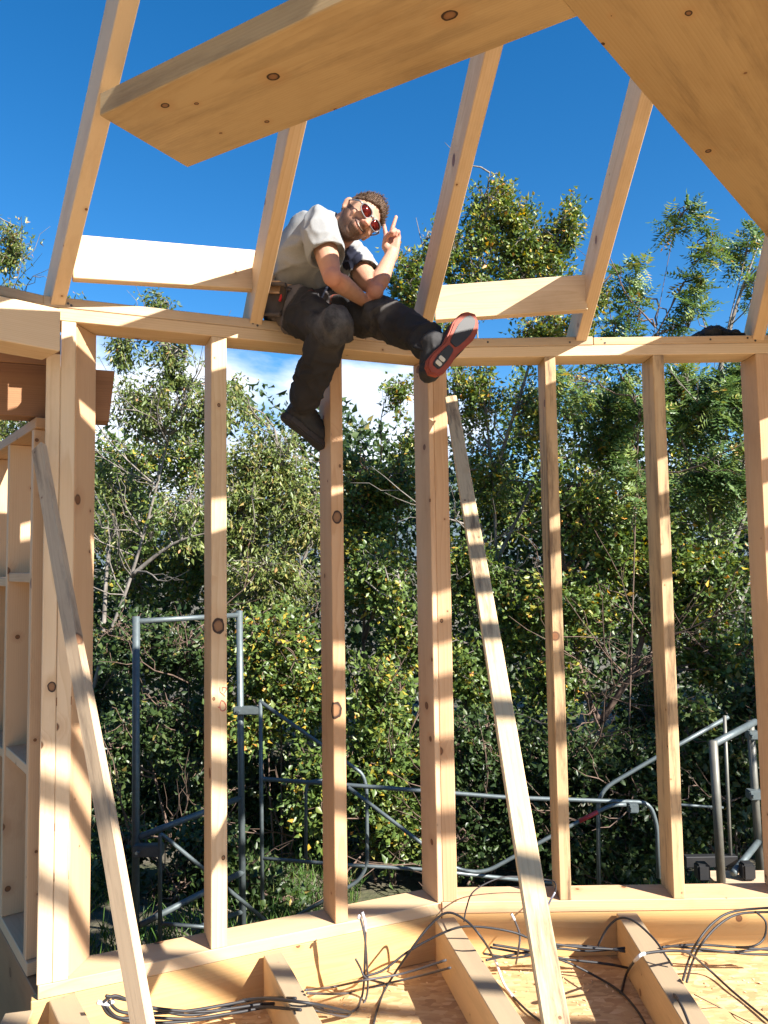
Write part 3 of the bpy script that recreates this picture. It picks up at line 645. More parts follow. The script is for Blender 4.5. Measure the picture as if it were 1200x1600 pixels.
tree('cherry_tree', 'tree with reddish tipped leaves, its top rising at the left edge of the photo', 'tree', G(-30, 8.6),
     [stem(-40, 8.6, (-10, 800), (10, 560), (18, 350)), [P(-10, 800, 8.6), P(60, 660, 8.4), P(120, 560, 8.2)]],
     [B_(22, 390, 8.6, 30, 55, 42), B_(5, 470, 8.6, 40, 40, 40), B_(20, 680, 8.4, 70, 80, 120), B_(120, 490, 8.6, 18, 40, 14), B_(-30, 560, 8.6, 60, 60, 40), B_(60, 860, 8.5, 90, 120, 90)],
     'leaf_cherry', 'bark_grey', 22, size=.09, wr=.36, per=13, droop=.8, yellow=.10, spread=.11)
tree('cherry_tree', 'rounded yellowish tree with hanging leaves, behind the two left studs', 'tree', G(430, 7.8),
     [stem(420, 7.8, (425, 1000), (430, 850), (435, 700)), [P(425, 1000, 7.8), P(380, 860, 7.7), P(365, 740, 7.7)], [P(425, 1000, 7.8), P(480, 860, 7.7), P(495, 760, 7.7)]],
     [B_(420, 720, 7.8, 75, 70, 150), B_(380, 790, 7.7, 60, 80, 110), B_(470, 800, 7.7, 60, 80, 120), B_(385, 640, 7.9, 22, 26, 10), B_(420, 900, 7.6, 90, 70, 130), B_(365, 610, 7.4, 12, 30, 10)],
     'leaf_cherry', 'bark_grey', 23, size=.088, wr=.36, per=14, droop=.95, yellow=.03, tone=.08, spread=.11)
tree('maple_tree', 'low maple crown whose top sits under the cloud in the middle gap', 'tree', G(570, 8.4),
     [stem(565, 8.4, (568, 1000), (575, 860), (580, 740)), [P(568, 1000, 8.4), P(610, 880, 8.2), P(625, 780, 8.2)]],
     [B_(575, 780, 8.4, 60, 70, 120), B_(620, 760, 8.2, 40, 60, 70), B_(580, 890, 8.2, 75, 80, 140), B_(545, 720, 8.4, 25, 30, 16)],
     'leaf_maple', 'bark_brown', 24, size=.075, wr=.75, per=12, yellow=.05, tone=.08)
tree('maple_tree', 'tall slender maple whose top reaches highest in the photo, right of the man', 'tree', G(770, 7.4),
     [stem(790, 7.4, (780, 1000), (770, 750), (745, 500), (765, 270)), [P(775, 900, 7.4), P(715, 700, 7.4), P(680, 480, 7.4), P(650, 340, 7.4)], [P(770, 750, 7.4), P(830, 560, 7.3), P(895, 320, 7.3)], [P(775, 880, 7.4), P(860, 700, 7.3)]],
     [B_(752, 345, 7.4, 42, 75, 60), B_(700, 395, 7.4, 45, 60, 46), B_(925, 470, 7.3, 42, 50, 50), B_(785, 315, 7.4, 32, 45, 34), B_(850, 390, 7.4, 45, 50, 50), B_(805, 375, 7.4, 58, 65, 110), B_(888, 355, 7.3, 30, 52, 40), B_(835, 440, 7.4, 78, 55, 110), B_(740, 440, 7.4, 50, 65, 60), B_(640, 440, 7.4, 44, 62, 70), B_(700, 530, 7.4, 62, 45, 46), B_(870, 520, 7.3, 75, 45, 85),
      B_(740, 620, 7.4, 60, 70, 85), B_(620, 610, 7.3, 30, 45, 22), B_(660, 680, 7.3, 40, 50, 26), B_(760, 740, 7.4, 60, 80, 80), B_(840, 640, 7.3, 50, 70, 60)],
     'leaf_maple', 'bark_grey', 25, bare=5, size=.068, wr=.62, per=13, yellow=.05, tone=.10, spread=.10, r0=.05)
tree('rowan_tree', 'slim rowan with feathery leaves on bare looking stems, between the last two rafters', 'rowan tree', G(1000, 6.3),
     [stem(960, 6.3, (990, 900), (1000, 650), (1030, 480), (1058, 335)), [P(1000, 650, 6.3), P(960, 520, 6.3), P(945, 440, 6.3)], [P(1022, 530, 6.3), P(1070, 440, 6.3), P(1100, 390, 6.3)]],
     [B_(1065, 350, 6.3, 30, 30, 9, .25), B_(1105, 385, 6.3, 28, 30, 8, .25), B_(985, 430, 6.3, 30, 25, 8, .25), B_(985, 490, 6.3, 35, 35, 9, .3), B_(1085, 450, 6.3, 35, 25, 9, .25), B_(1070, 500, 6.3, 40, 25, 8, .3), B_(960, 540, 6.3, 40, 30, 9, .3), B_(900, 600, 6.3, 50, 40, 14, .3), B_(995, 640, 6.3, 40, 60, 16, .3), B_(985, 760, 6.3, 40, 60, 14, .3)],
     'leaf_rowan', 'bark_brown', 26, bare=3, kind='pinnate', size=.19, per=5, yellow=.05, tone=.1, r0=.018, twig=.005)
tree('rowan_tree', 'dense rowan with feathery leaves behind the right studs, rising to the last rafter', 'rowan tree', G(1120, 6.8),
     [stem(1130, 6.8, (1125, 1000), (1110, 800), (1120, 600), (1165, 400)), [P(1110, 800, 6.8), P(1050, 650, 6.7)], [P(1120, 600, 6.8), P(1150, 480, 6.8), P(1190, 370, 6.8)], [P(1125, 900, 6.8), P(1200, 720, 6.8)]],
     [B_(1160, 385, 6.8, 30, 35, 10, .3), B_(1185, 450, 6.8, 30, 30, 6, .3), B_(1110, 640, 6.7, 65, 70, 46), B_(1060, 600, 6.7, 40, 40, 16), B_(1130, 750, 6.6, 75, 60, 46), B_(980, 640, 6.8, 60, 50, 26), B_(1180, 600, 6.7, 50, 80, 30)],
     'leaf_rowan', 'bark_grey', 27, bare=8, kind='pinnate', size=.20, per=6, yellow=.03, tone=.06)
tree('hazel_tree', 'dark forked trunk with spreading leafy boughs behind the two dirty studs', 'tree', G(940, 6.6),
     [stem(945, 6.6, (945, 1250), (938, 1130)), [P(938, 1130, 6.6), P(985, 1060, 6.5), P(1050, 1010, 6.4), P(1180, 1050, 6.3)], [P(938, 1130, 6.6), P(915, 1080, 6.6), P(890, 960, 6.7), P(870, 800, 6.8)], [P(985, 1060, 6.5), P(1020, 920, 6.6), P(1010, 780, 6.7)], [G(1010, 6.9), P(1008, 1100, 6.9), P(1020, 1000, 6.9), P(1018, 880, 7.0)]],
     [B_(900, 800, 6.8, 75, 75, 130), B_(980, 860, 6.7, 80, 75, 140), B_(890, 940, 6.6, 80, 65, 130), B_(1100, 900, 6.5, 80, 75, 130), B_(1040, 960, 6.5, 60, 50, 70), B_(1120, 1030, 6.4, 70, 60, 90), B_(960, 700, 6.9, 60, 55, 70), B_(860, 1060, 6.6, 60, 60, 80)],
     'leaf_maple', 'bark_brown', 28, bare=30, size=.078, wr=.62, per=13, yellow=.035, tone=0, spread=.11, r0=.07)
tree('hazel_tree', 'mid green leafy tree filling the gap behind the double post and long brace', 'tree', G(740, 6.9),
     [stem(735, 6.9, (728, 1100), (740, 950), (730, 820)), [P(728, 1100, 6.9), P(790, 980, 6.8), P(810, 860, 6.8)], [P(728, 1100, 6.9), P(660, 980, 6.8)]],
     [B_(740, 900, 6.9, 70, 70, 120), B_(800, 960, 6.8, 60, 70, 110), B_(640, 980, 6.9, 65, 70, 110), B_(730, 1040, 6.8, 80, 60, 120), B_(600, 900, 7.4, 60, 60, 80)],
     'leaf_maple', 'bark_grey', 29, size=.072, wr=.7, per=12, yellow=.03, tone=.02)
tree('maple_tree', 'leafy maple crown behind the slender maple, between long brace and dirty stud', 'tree', G(860, 9.2),
     [stem(860, 9.2, (862, 1000), (855, 800), (850, 620)), [P(862, 1000, 9.2), P(930, 850, 9.0), P(960, 680, 9.0)]],
     [B_(830, 650, 9.2, 80, 80, 90), B_(940, 640, 9.1, 75, 75, 90), B_(880, 760, 9.2, 110, 80, 150), B_(780, 790, 9.2, 80, 80, 100)], 'leaf_maple', 'bark_grey', 31, size=.085, wr=.62, per=12, yellow=.04, tone=.06)
tree('maple_tree', 'broad leafy maple crown behind the dense rowan at the right edge', 'tree', G(1130, 9.0),
     [stem(1130, 9.0, (1130, 1000), (1120, 800), (1110, 620)), [P(1130, 1000, 9.0), P(1190, 850, 9.0), P(1200, 680, 9.0)]],
     [B_(1060, 660, 9.0, 80, 80, 90), B_(1170, 640, 9.0, 75, 85, 100), B_(1110, 780, 9.0, 110, 90, 150), B_(1020, 780, 9.0, 70, 80, 80)], 'leaf_maple', 'bark_grey', 32, size=.085, wr=.62, per=12, yellow=.03, tone=.0)
tree('maple_tree', 'shady crown behind the pale trunked tree, between the corner post and the first stud', 'tree', G(220, 9.0),
     [stem(220, 9.0, (225, 1050), (220, 850), (225, 700)), [P(225, 1050, 9.0), P(300, 900, 9.0), P(310, 760, 9.0)]],
     [B_(200, 730, 9.0, 80, 70, 100), B_(300, 720, 9.0, 75, 70, 100), B_(230, 860, 9.0, 110, 90, 150), B_(330, 880, 9.0, 80, 80, 100)], 'leaf_maple', 'bark_grey', 33, size=.085, wr=.6, per=12, yellow=.04, tone=.04)
SH = [
    ('low dark bush left of the scaffold ladder frame, above the grass', 150, 1250, 7.4, 'leaf_shaded', .03, -.05, [(120, 1080, 70, 80, 80), (190, 1230, 80, 80, 110), (130, 1290, 60, 60, 60), (260, 1270, 70, 70, 90)]),
    ('leafy undergrowth close behind the sill, between corner post and first stud', 280, 1400, 5.7, 'leaf_shaded', .03, .0, [(190, 1330, 50, 40, 50), (290, 1400, 80, 60, 100), (400, 1400, 70, 60, 90), (330, 1320, 60, 50, 70)]),
    ('low bush filling the gap under the left guard rails', 420, 1280, 7.2, 'leaf_shaded', .03, -.02, [(340, 1280, 70, 80, 110), (430, 1220, 80, 80, 120), (420, 1350, 90, 70, 120), (520, 1350, 80, 60, 100)]),
    ('low bush right of the double post, behind the lower rail', 700, 1330, 7.0, 'leaf_shaded', .02, -.02, [(660, 1200, 80, 80, 100), (650, 1340, 80, 60, 100), (760, 1350, 80, 60, 90), (840, 1200, 70, 80, 90)]),
    ('low bush at the right edge behind the scaffold deck', 1150, 1330, 6.9, 'leaf_shaded', .04, -.02, [(1040, 1330, 70, 60, 90), (1130, 1330, 80, 70, 100), (1210, 1250, 70, 90, 100), (1020, 1120, 70, 80, 90)]),
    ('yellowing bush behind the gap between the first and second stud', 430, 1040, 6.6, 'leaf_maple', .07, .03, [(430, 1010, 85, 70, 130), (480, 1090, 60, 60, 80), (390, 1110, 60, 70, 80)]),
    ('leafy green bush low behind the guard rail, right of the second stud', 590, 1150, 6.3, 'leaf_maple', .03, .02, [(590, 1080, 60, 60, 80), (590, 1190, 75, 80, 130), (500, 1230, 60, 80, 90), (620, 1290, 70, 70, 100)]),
    ('dark bush behind the long brace near the floor', 760, 1200, 6.2, 'leaf_shaded', .02, -.02, [(750, 1160, 70, 70, 110), (790, 1250, 70, 70, 110), (720, 1310, 70, 60, 90)]),
    ('dark green bush behind the curved rail between the dirty studs', 950, 1260, 6.0, 'leaf_shaded', .02, .0, [(900, 1200, 70, 70, 110), (990, 1220, 60, 90, 120), (940, 1320, 90, 50, 100), (860, 1300, 60, 60, 80)]),
    ('bush with a few yellow leaves behind the scaffold post on the right', 1120, 1200, 5.9, 'leaf_shaded', .06, .08, [(1090, 1150, 70, 70, 120), (1160, 1220, 60, 80, 110), (1080, 1270, 60, 60, 100), (1180, 1100, 50, 70, 80)]),
    ('shady bush with dark branches behind the left scaffold frame', 270, 1120, 6.9, 'leaf_shaded', .05, .04, [(200, 1000, 70, 60, 70), (290, 1010, 80, 60, 90), (240, 1130, 80, 70, 80), (320, 1180, 60, 80, 70), (170, 1180, 50, 60, 40)]),
]
for i, (lab, x, y, d, lm, yel, tone, lobes) in enumerate(SH):
    sts = []
    rg = random.Random(i)
    for j in range(4):
        lx, ly = lobes[j % len(lobes)][:2]
        sts.append([G(x + rg.uniform(-35, 35), d), P((x + lx) / 2 + rg.uniform(-20, 20), (ly + 1350) / 2, d), P(lx + rg.uniform(-20, 20), ly, d + rg.uniform(-.2, .2))])
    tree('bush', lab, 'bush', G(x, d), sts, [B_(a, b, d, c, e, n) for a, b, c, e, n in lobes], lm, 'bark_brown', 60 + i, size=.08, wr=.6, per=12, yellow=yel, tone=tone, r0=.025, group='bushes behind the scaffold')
tree('maple_tree', 'unseen tree added out of frame on the right to darken the bushes', 'tree', Vector((5.0, 3.3, ground_z(5.0, 3.3))),  # added unseen tree, there to cast shade over the lower bushes
     [[Vector((5.0, 3.3, -1)), Vector((5.0, 3.3, 1.2)), Vector((5.1, 3.4, 2.6))]], [(Vector((5.0, 3.4, 1.0)), 1.1, 1.0, 1.2, 130), (Vector((4.9, 3.7, 2.1)), 1.0, .9, .9, 110)], 'leaf_maple', 'bark_grey', 41, size=.10, wr=.65, per=12)
tree('maple_tree', 'second unseen tree added out of frame on the right to shade the scaffold', 'tree', Vector((4.6, 5.0, ground_z(4.6, 5.0))),  # another added tree out of view, also only for its shade
     [[Vector((4.6, 5.0, -1)), Vector((4.5, 5.0, 1.2)), Vector((4.4, 5.0, 2.4))]], [(Vector((4.5, 5.1, .8)), .75, .9, 1.2, 130), (Vector((4.4, 5.0, 2.0)), .7, .8, .7, 90)], 'leaf_maple', 'bark_grey', 42, size=.10, wr=.65, per=12)
# the wood behind, a mass of leaves nobody could count
rng = np.random.default_rng(5)
n = 130000
xs = rng.uniform(-11, 11, n); ys = rng.uniform(9.4, 13.5, n)
top = 3.35 + 1.5 * np.array([mnoise.noise((x * .45, y * .3, 7)) for x, y in zip(xs, ys)]) + .4 * np.array([mnoise.noise((x * 2.1, y, 9)) for x, y in zip(xs, ys)])
zs = -1.0 + (top + 1.0) * rng.random(n) ** .8
keep = np.array([mnoise.noise((x * .9, y * .9, z * .9)) for x, y, z in zip(xs, ys, zs)]) > -.16
C = np.stack([xs, ys, zs], 1)[keep]; n = len(C)
A = unit(rng.normal(size=(n, 3)) + np.array([0, 0, -.4])); up = unit(np.array([[0.2, -.4, 1.]]) + rng.normal(size=(n, 3)) * .5); Bv = unit(np.cross(A, up))
L = rng.uniform(.07, .16, n)
v, f, t = leaf_arrays(C, A, Bv, L, L * .6, tint=np.clip(rng.normal(.4, .25, n), 0, .95))
o = link('wood', tri_mesh('wood', v, f, t), M['leaf_shaded'], None); tag(o, 'shady mass of leaves of the wood behind the trees', 'wood', kind='stuff')
# grass tufts
rng = np.random.default_rng(9)
n = 26000
xs = rng.uniform(-3.6, 3.0, n); ys = rng.uniform(4.3, 9.5, n)
dens = np.array([mnoise.noise((x * .8, y * .8, 1)) for x, y in zip(xs, ys)]) + np.where(xs < -.6, .35, -.05)
k = dens > .05; xs, ys = xs[k], ys[k]; n = len(xs)
C = np.stack([xs, ys, np.array([ground_z(x, y) for x, y in zip(xs, ys)]) - .01], 1)
A = unit(rng.normal(size=(n, 3)) * .42 + np.array([0, 0, 1.])); Bv = unit(np.cross(A, rnd_dirs(n, rng)))
L = rng.uniform(.08, .26, n)
v, f, t = leaf_arrays(C, A, Bv, L, np.full(n, .009), fold=.1, droop=.25, tint=rng.random(n))
M['grass'] = leaf_mat('grass_blade', [(0, (0.04, 0.09, 0.015)), (0.8, (0.08, 0.16, 0.03)), (1.0, (0.2, 0.18, 0.07))])
o = link('grass', tri_mesh('grass', v, f, t), M['grass'], None); tag(o, 'tufts of green grass on the ground outside the left wall', 'grass', kind='stuff')
# ================================================================ the man on the wall plate
def PL(px, py, o, length, near=True):
    """point on a pixel's ray at a bone's length from the joint o"""
    r_ = ray(px, py); w = EYE - Vector(o); a = r_.dot(r_); b = w.dot(r_); c = w.dot(w) - length * length
    D = b * b - a * c
    if D < 0: t = -b / a
    else: t = (-b - math.sqrt(D)) / a if near else (-b + math.sqrt(D)) / a
    return EYE + r_ * t
J = {}
KD = Pz(446, 476, Z_TOP + .088).y / 2.86
def PK(x, y, d): return P(x, y, d * KD)
J['hipR'] = PK(446, 476, 2.86); J['hipL'] = PK(497, 478, 2.98)
J['kneeR'] = PL(520, 512, J['hipR'], .43, True); J['ankR'] = PL(472, 628, J['kneeR'], .41, False)
J['kneeL'] = PL(607, 500, J['hipL'], .43, True); J['ankL'] = PL(676, 537, J['kneeL'], .37, True)
J['pel'] = (J['hipR'] + J['hipL']) / 2 + Vector((0, 0, .03))
J['waist'] = PK(473, 436, 2.87); J['ribs'] = PK(490, 394, 2.79); J['chest'] = PK(512, 368, 2.73); J['neck'] = PK(531, 364, 2.69)
J['shR'] = PK(500, 354, 2.61); J['shL'] = PK(550, 404, 2.86)
J['elR'] = PL(519, 433, J['shR'], .265, True); J['wrR'] = PL(569, 470, J['elR'], .25, False)
J['elL'] = PL(586, 455, J['shL'], .27, True); J['wrL'] = PL(612, 397, J['elL'], .235, False)
HC = PK(561, 342, 2.60)                                    # middle of the head
hf = (EYE - HC).normalized() + Vector((.30, 0, -.16)); hf.normalize()
hu = Vector((.72, 0.08, .64)); hf = (hf + hu * .20).normalized(); hu = (hu - hf * hu.dot(hf)).normalized(); hr = hf.cross(hu)      # hr: x of the head (his left)
HK = .885
HM = Matrix(((hr.x, hf.x, hu.x, HC.x), (hr.y, hf.y, hu.y, HC.y), (hr.z, hf.z, hu.z, HC.z), (0, 0, 0, 1))) @ Matrix.Diagonal((HK, HK, HK, 1))   # local x, y = out of the face, z = up
HINV = HM.inverted()
def ball(bm, c, r, seg=16, mat=None):
    m = Matrix.Translation(Vector(c))
    if isinstance(r, (tuple, list, Vector)): s = Matrix.Diagonal((r[0], r[1], r[2], 1))
    else: s = Matrix.Diagonal((r, r, r, 1))
    if mat is not None: m = m @ mat.to_4x4()
    bmesh.ops.create_uvsphere(bm, u_segments=seg, v_segments=seg // 2 + 2, radius=1.0, matrix=m @ s)
def limb(bm, pts, rad_, seg=14):
    tube(bm, pts, list(rad_), seg)
    for p, r in zip(pts, rad_): ball(bm, p, r * .995, seg)
def loft(bm, rings, seg=24):
    """rings: (centre, half axis vector a, half axis vector b)"""
    R = []
    for c, a, b in rings:
        R.append([bm.verts.new(Vector(c) + a * math.cos(2 * math.pi * k / seg) + b * math.sin(2 * math.pi * k / seg)) for k in range(seg)])
    for i in range(len(R) - 1):
        for k in range(seg): bm.faces.new((R[i][k], R[i][(k + 1) % seg], R[i + 1][(k + 1) % seg], R[i + 1][k]))
    bm.faces.new(R[0][::-1]); bm.faces.new(R[-1]); bmesh.ops.recalc_face_normals(bm, faces=bm.faces)
def fuse(bm, voxel, smooth=4, factor=.5):
    """melt the overlapping pieces into one continuous skin"""
    me = bpy.data.meshes.new('tmp'); bm.to_mesh(me); bm.free()
    ob = bpy.data.objects.new('tmp', me); COL.objects.link(ob)
    m = ob.modifiers.new('r', 'REMESH'); m.mode = 'VOXEL'; m.voxel_size = voxel
    s = ob.modifiers.new('s', 'SMOOTH'); s.factor = factor; s.iterations = smooth
    dg = bpy.context.evaluated_depsgraph_get()
    out = bpy.data.meshes.new_from_object(ob.evaluated_get(dg))
    bpy.data.objects.remove(ob); bpy.data.meshes.remove(me)
    for p in out.polygons: p.use_smooth = True
    return out
def get_co(me):
    a = np.empty(len(me.vertices) * 3, np.float32); me.vertices.foreach_get('co', a); return a.reshape(-1, 3).astype(float)
def set_co(me, c): me.vertices.foreach_set('co', c.astype(np.float32).ravel()); me.update()
def get_no(me):
    a = np.empty(len(me.vertices) * 3, np.float32); me.vertices.foreach_get('normal', a); return a.reshape(-1, 3).astype(float)
def attr(me, name, v):
    a = me.attributes.new(name, 'FLOAT', 'POINT'); a.data.foreach_set('value', v.astype(np.float32))
def seg_dist(p, a, b):
    a, b = np.array(a), np.array(b); ab = b - a; t = np.clip(((p - a) @ ab) / (ab @ ab), 0, 1)
    return np.linalg.norm(p - (a + t[:, None] * ab), axis=1), t
latP = (J['hipL'] - J['hipR']).normalized(); latS = (J['shL'] - J['shR']).normalized()
def torso_rings(ex, keys=None):
    ks = [('pel', 0.0, .160, .112), ('waist', .3, .150, .112), ('ribs', .65, .160, .118), ('chest', .95, .150, .098), ('neck', 1.0, .060, .058)]
    out = []
    for i, (k, t, w, d) in enumerate(ks):
        c = J[k]; nx = J[ks[min(i + 1, 4)][0]] - J[ks[max(i - 1, 0)][0]]; nx.normalize()
        lat = latP.lerp(latS, t); lat = (lat - nx * lat.dot(nx)).normalized(); dep = nx.cross(lat)
        out.append((c, lat * (w + ex), dep * (d + ex)))
    return out
def refine(rings, n=5):
    out = []
    cs = smooth_path([r[0] for r in rings], n); as_ = smooth_path([r[1] for r in rings], n); bs = smooth_path([r[2] for r in rings], n)
    return list(zip(cs, as_, bs))
# ---- body: head, neck, torso, arms, hands, legs melted into one skin
bm = bmesh.new()
loft(bm, refine(torso_rings(-.012)))
limb(bm, [J['chest'], J['neck'], HC - hu * .05 - hf * .025], [.075, .060, .056])
for a, b, c, s in (('shR', 'elR', 'wrR', 1), ('shL', 'elL', 'wrL', 1)):
    A_1, B_1, C_1 = J[a], J[b], J[c]
    limb(bm, [A_1, A_1.lerp(B_1, .35), A_1.lerp(B_1, .75), B_1, B_1.lerp(C_1, .28), B_1.lerp(C_1, .65), C_1], [.053, .047, .039, .034, .037, .030, .0235])
for a, b, c in (('hipR', 'kneeR', 'ankR'), ('hipL', 'kneeL', 'ankL')):
    limb(bm, [J[a], J[b], J[b].lerp(J[c], .3), J[c]], [.075, .05, .045, .035])
# head
hd_ = bmesh.new()
bmesh.ops.create_uvsphere(hd_, u_segments=40, v_segments=28, radius=1.0)
def head_shape(x, y, z):
    """unit sphere point -> head surface (metres, local)"""
    X, Y, Z_ = x * .075, y * .096, z * .116
    low = max(0, -z)
    X *= 1 - .34 * low ** 1.6; Y *= 1 - .12 * low
    if y < 0: Y *= 1 - .18 * low; Z_ += .03 * low * (-y)
    if y > 0:
        k_ = min(1.75, math.sqrt(max(1e-6, 1 - low ** 5)) / math.sqrt(max(1e-6, 1 - low ** 2))) if low < .999 else 1.75
        Y *= k_; X *= 1 + (k_ - 1) * .35
    X *= 1 + .05 * max(0, z) * (1 - z)
    if y > .5: Y -= .006 * (1 - abs(x)) * (1 if z > .25 else 0)
    return Vector((X, Y, Z_))
for v in hd_.verts: v.co = HM @ head_shape(*v.co)
me_t = bpy.data.meshes.new('t'); hd_.to_mesh(me_t); hd_.free(); bm.from_mesh(me_t); bpy.data.meshes.remove(me_t)
def HL(x, y, z): return HM @ Vector((x, y, z))
HR3 = HM.to_3x3()
ball(bm, HL(0, .080, -.052), (.036, .022, .032), 14, HR3)              # mouth mound
ball(bm, HL(0, .066, -.090), (.026, .017, .016), 14, HR3)              # chin
tube(bm, [HL(0, .090, .020), HL(0, .104, -.004), HL(0, .119, -.026), HL(0, .098, -.036)], [.009, .0105, .0145, .012], 10)   # nose
ball(bm, HL(0, .115, -.026), (.0135, .0125, .0115), 12, HR3)
for s in (-1, 1):
    ball(bm, HL(s * .012, .103, -.029), (.010, .011, .0085), 10, HR3)   # nostrils
    ball(bm, HL(s * .032, .082, .027), (.026, .014, .009), 12, HR3)     # brow
    ball(bm, HL(s * .040, .063, -.024), (.022, .014, .019), 12, HR3)    # cheek raised by the smile
    ear = HR3 @ Matrix.Rotation(s * .35, 3, 'Z')
    ball(bm, HL(s * .080, -.008, -.004), (.007, .016, .027), 14, ear)
    ball(bm, HL(s * .084, -.013, .004), (.006, .017, .021), 12, ear)
    ball(bm, HL(s * .077, .000, -.028), (.007, .009, .011), 10, ear)
# raised left hand: index and middle up in a V, ring and little finger folded under the thumb
wrist_l = J['wrL']; HS = .86; fu = Vector((.05, .08, .99)).normalized(); fn = (EYE - wrist_l).normalized(); fn = (fn - fu * fn.dot(fu)).normalized() + Vector((-.22, 0, 0)); fn = (fn - fu * fn.dot(fu)).normalized()
fa = fn.cross(fu) * -1
if fa.x < 0: fa = -fa                                                 # towards the little finger (right in the photo)
def H_(a, u, n): return wrist_l + (fa * a + fu * u + fn * n) * HS
limb(bm, [H_(0, -.012, 0), H_(0, .012, 0)], [.026, .024])
for a0, a1, r in ((-.024, -.029, .0155), (-.008, -.010, .0165), (.008, .010, .0160), (.022, .028, .0140)):
    tube(bm, [H_(a0 * .7, .004, 0), H_(a0, .04, .002), H_(a1, .083, 0)], [.015, r, r * .85], 12); ball(bm, H_(a1, .083, 0), r * .85, 12)
ball(bm, H_(-.026, .032, .012), (.018, .018, .018), 12)                # ball of the thumb
def finger(pts, r0, r1):
    n = len(pts); tube(bm, pts, [r0 + (r1 - r0) * i / (n - 1) for i in range(n)], 10)
    for i, p in enumerate(pts): ball(bm, p, (r0 + (r1 - r0) * i / (n - 1)) * 1.02, 10)
finger([H_(-.029, .083, 0), H_(-.036, .121, .003), H_(-.042, .146, .003), H_(-.047, .167, .002)], .0098, .0076)
finger([H_(-.010, .086, 0), H_(.000, .129, .002), H_(.008, .157, .002), H_(.014, .180, .001)], .0100, .0078)
finger([H_(.011, .083, 0), H_(.014, .104, .026), H_(.013, .090, .046), H_(.010, .070, .038)], .0098, .0080)
finger([H_(.029, .078, 0), H_(.032, .096, .022), H_(.030, .084, .039), H_(.025, .068, .034)], .0088, .0070)
finger([H_(-.030, .030, .014), H_(-.026, .056, .032), H_(-.006, .070, .050), H_(.012, .076, .058)], .0125, .0085)
# right hand resting on the thigh
wrist_r = J['wrR']; tdir = (J['kneeL'] - J['hipL']).normalized(); g = (J['wrR'] - J['elR']).normalized().lerp(tdir, .25).normalized()
up_ = Vector((0, 0, 1)); ga = g.cross(up_).normalized(); gn = ga.cross(g)
def K_(a, u, n): return wrist_r + ga * a + g * u + gn * n
for i, (a1, L, r) in enumerate(((-.028, .070, .0085), (-.010, .078, .0088), (.010, .072, .0085), (.027, .056, .0075))):
    tube(bm, [K_(a1 * .4, 0, 0), K_(a1 * .9, .04, .004), K_(a1, .082, .002)], [.018, .016, .012], 10)
    finger([K_(a1, .082, .002), K_(a1 * 1.15, .082 + L * .45, -.002), K_(a1 * 1.2, .082 + L * .75, -.016), K_(a1 * 1.2, .082 + L * .88, -.034)], r + .001, r - .001)
finger([K_(-.026, .025, -.004), K_(-.048, .05, -.010), K_(-.052, .078, -.020)], .012, .0085)
body = fuse(bm, .0042, 3, .5)
co = get_co(body); R3 = np.array(HINV.to_3x3()); hl = co @ R3.T + np.array(HINV.translation)
x, y, z = hl[:, 0], hl[:, 1], hl[:, 2]
inhead = ((x / .088) ** 2 + (y / .128) ** 2 + (z / .126) ** 2 < 1.55)
def sst(e0, e1, v): t = np.clip((v - e0) / (e1 - e0), 0, 1); return t * t * (3 - 2 * t)
jaw = sst(.018, -.012, z + .22 * (y - .03) + np.where(y < .045, -.02, 0)) * sst(-.155, -.115, z) * sst(-.020, .012, y) * sst(.078, .070, np.abs(x))
must = sst(.048, .032, np.abs(x)) * sst(-.028, -.036, z) * sst(.06, .08, y)
cheek_free = 1 - sst(.046, .03, np.hypot((np.abs(x) - .040) * 1.0, (z + .016) * 1.0)) * sst(.03, .055, y)
nose_free = 1 - sst(.024, .017, np.abs(x)) * sst(-.040, -.034, z) * sst(.092, .098, y)
beard = np.clip(np.maximum(jaw * cheek_free, must * .9) * nose_free, 0, 1) * inhead
lips = sst(.030, .024, np.abs(x)) * sst(.010, .005, np.abs(z + .0555)) * sst(.088, .096, y) * inhead
mline = sst(.026, .020, np.abs(x)) * sst(.0042, .0018, np.abs(z + .0555 + .004 * 0)) * sst(.088, .094, y) * inhead
attr(body, 'beard', beard * (1 - lips)); attr(body, 'lips', lips * .6); attr(body, 'mouth', mline * 0)
pink = np.zeros(len(co))
for j_, r_ in (('elR', .05), ('elL', .05)): pink += np.exp(-(np.linalg.norm(co - np.array(J[j_]), axis=1) / r_) ** 2)
hand = np.exp(-(np.linalg.norm(co - np.array(H_(0, .1, .01)), axis=1) / .09) ** 2)
attr(body, 'pink', np.clip(pink + hand * .8 + np.exp(-(np.linalg.norm(hl - np.array([0, .117, -.03]), axis=1) / .03) ** 2) * inhead, 0, 1))
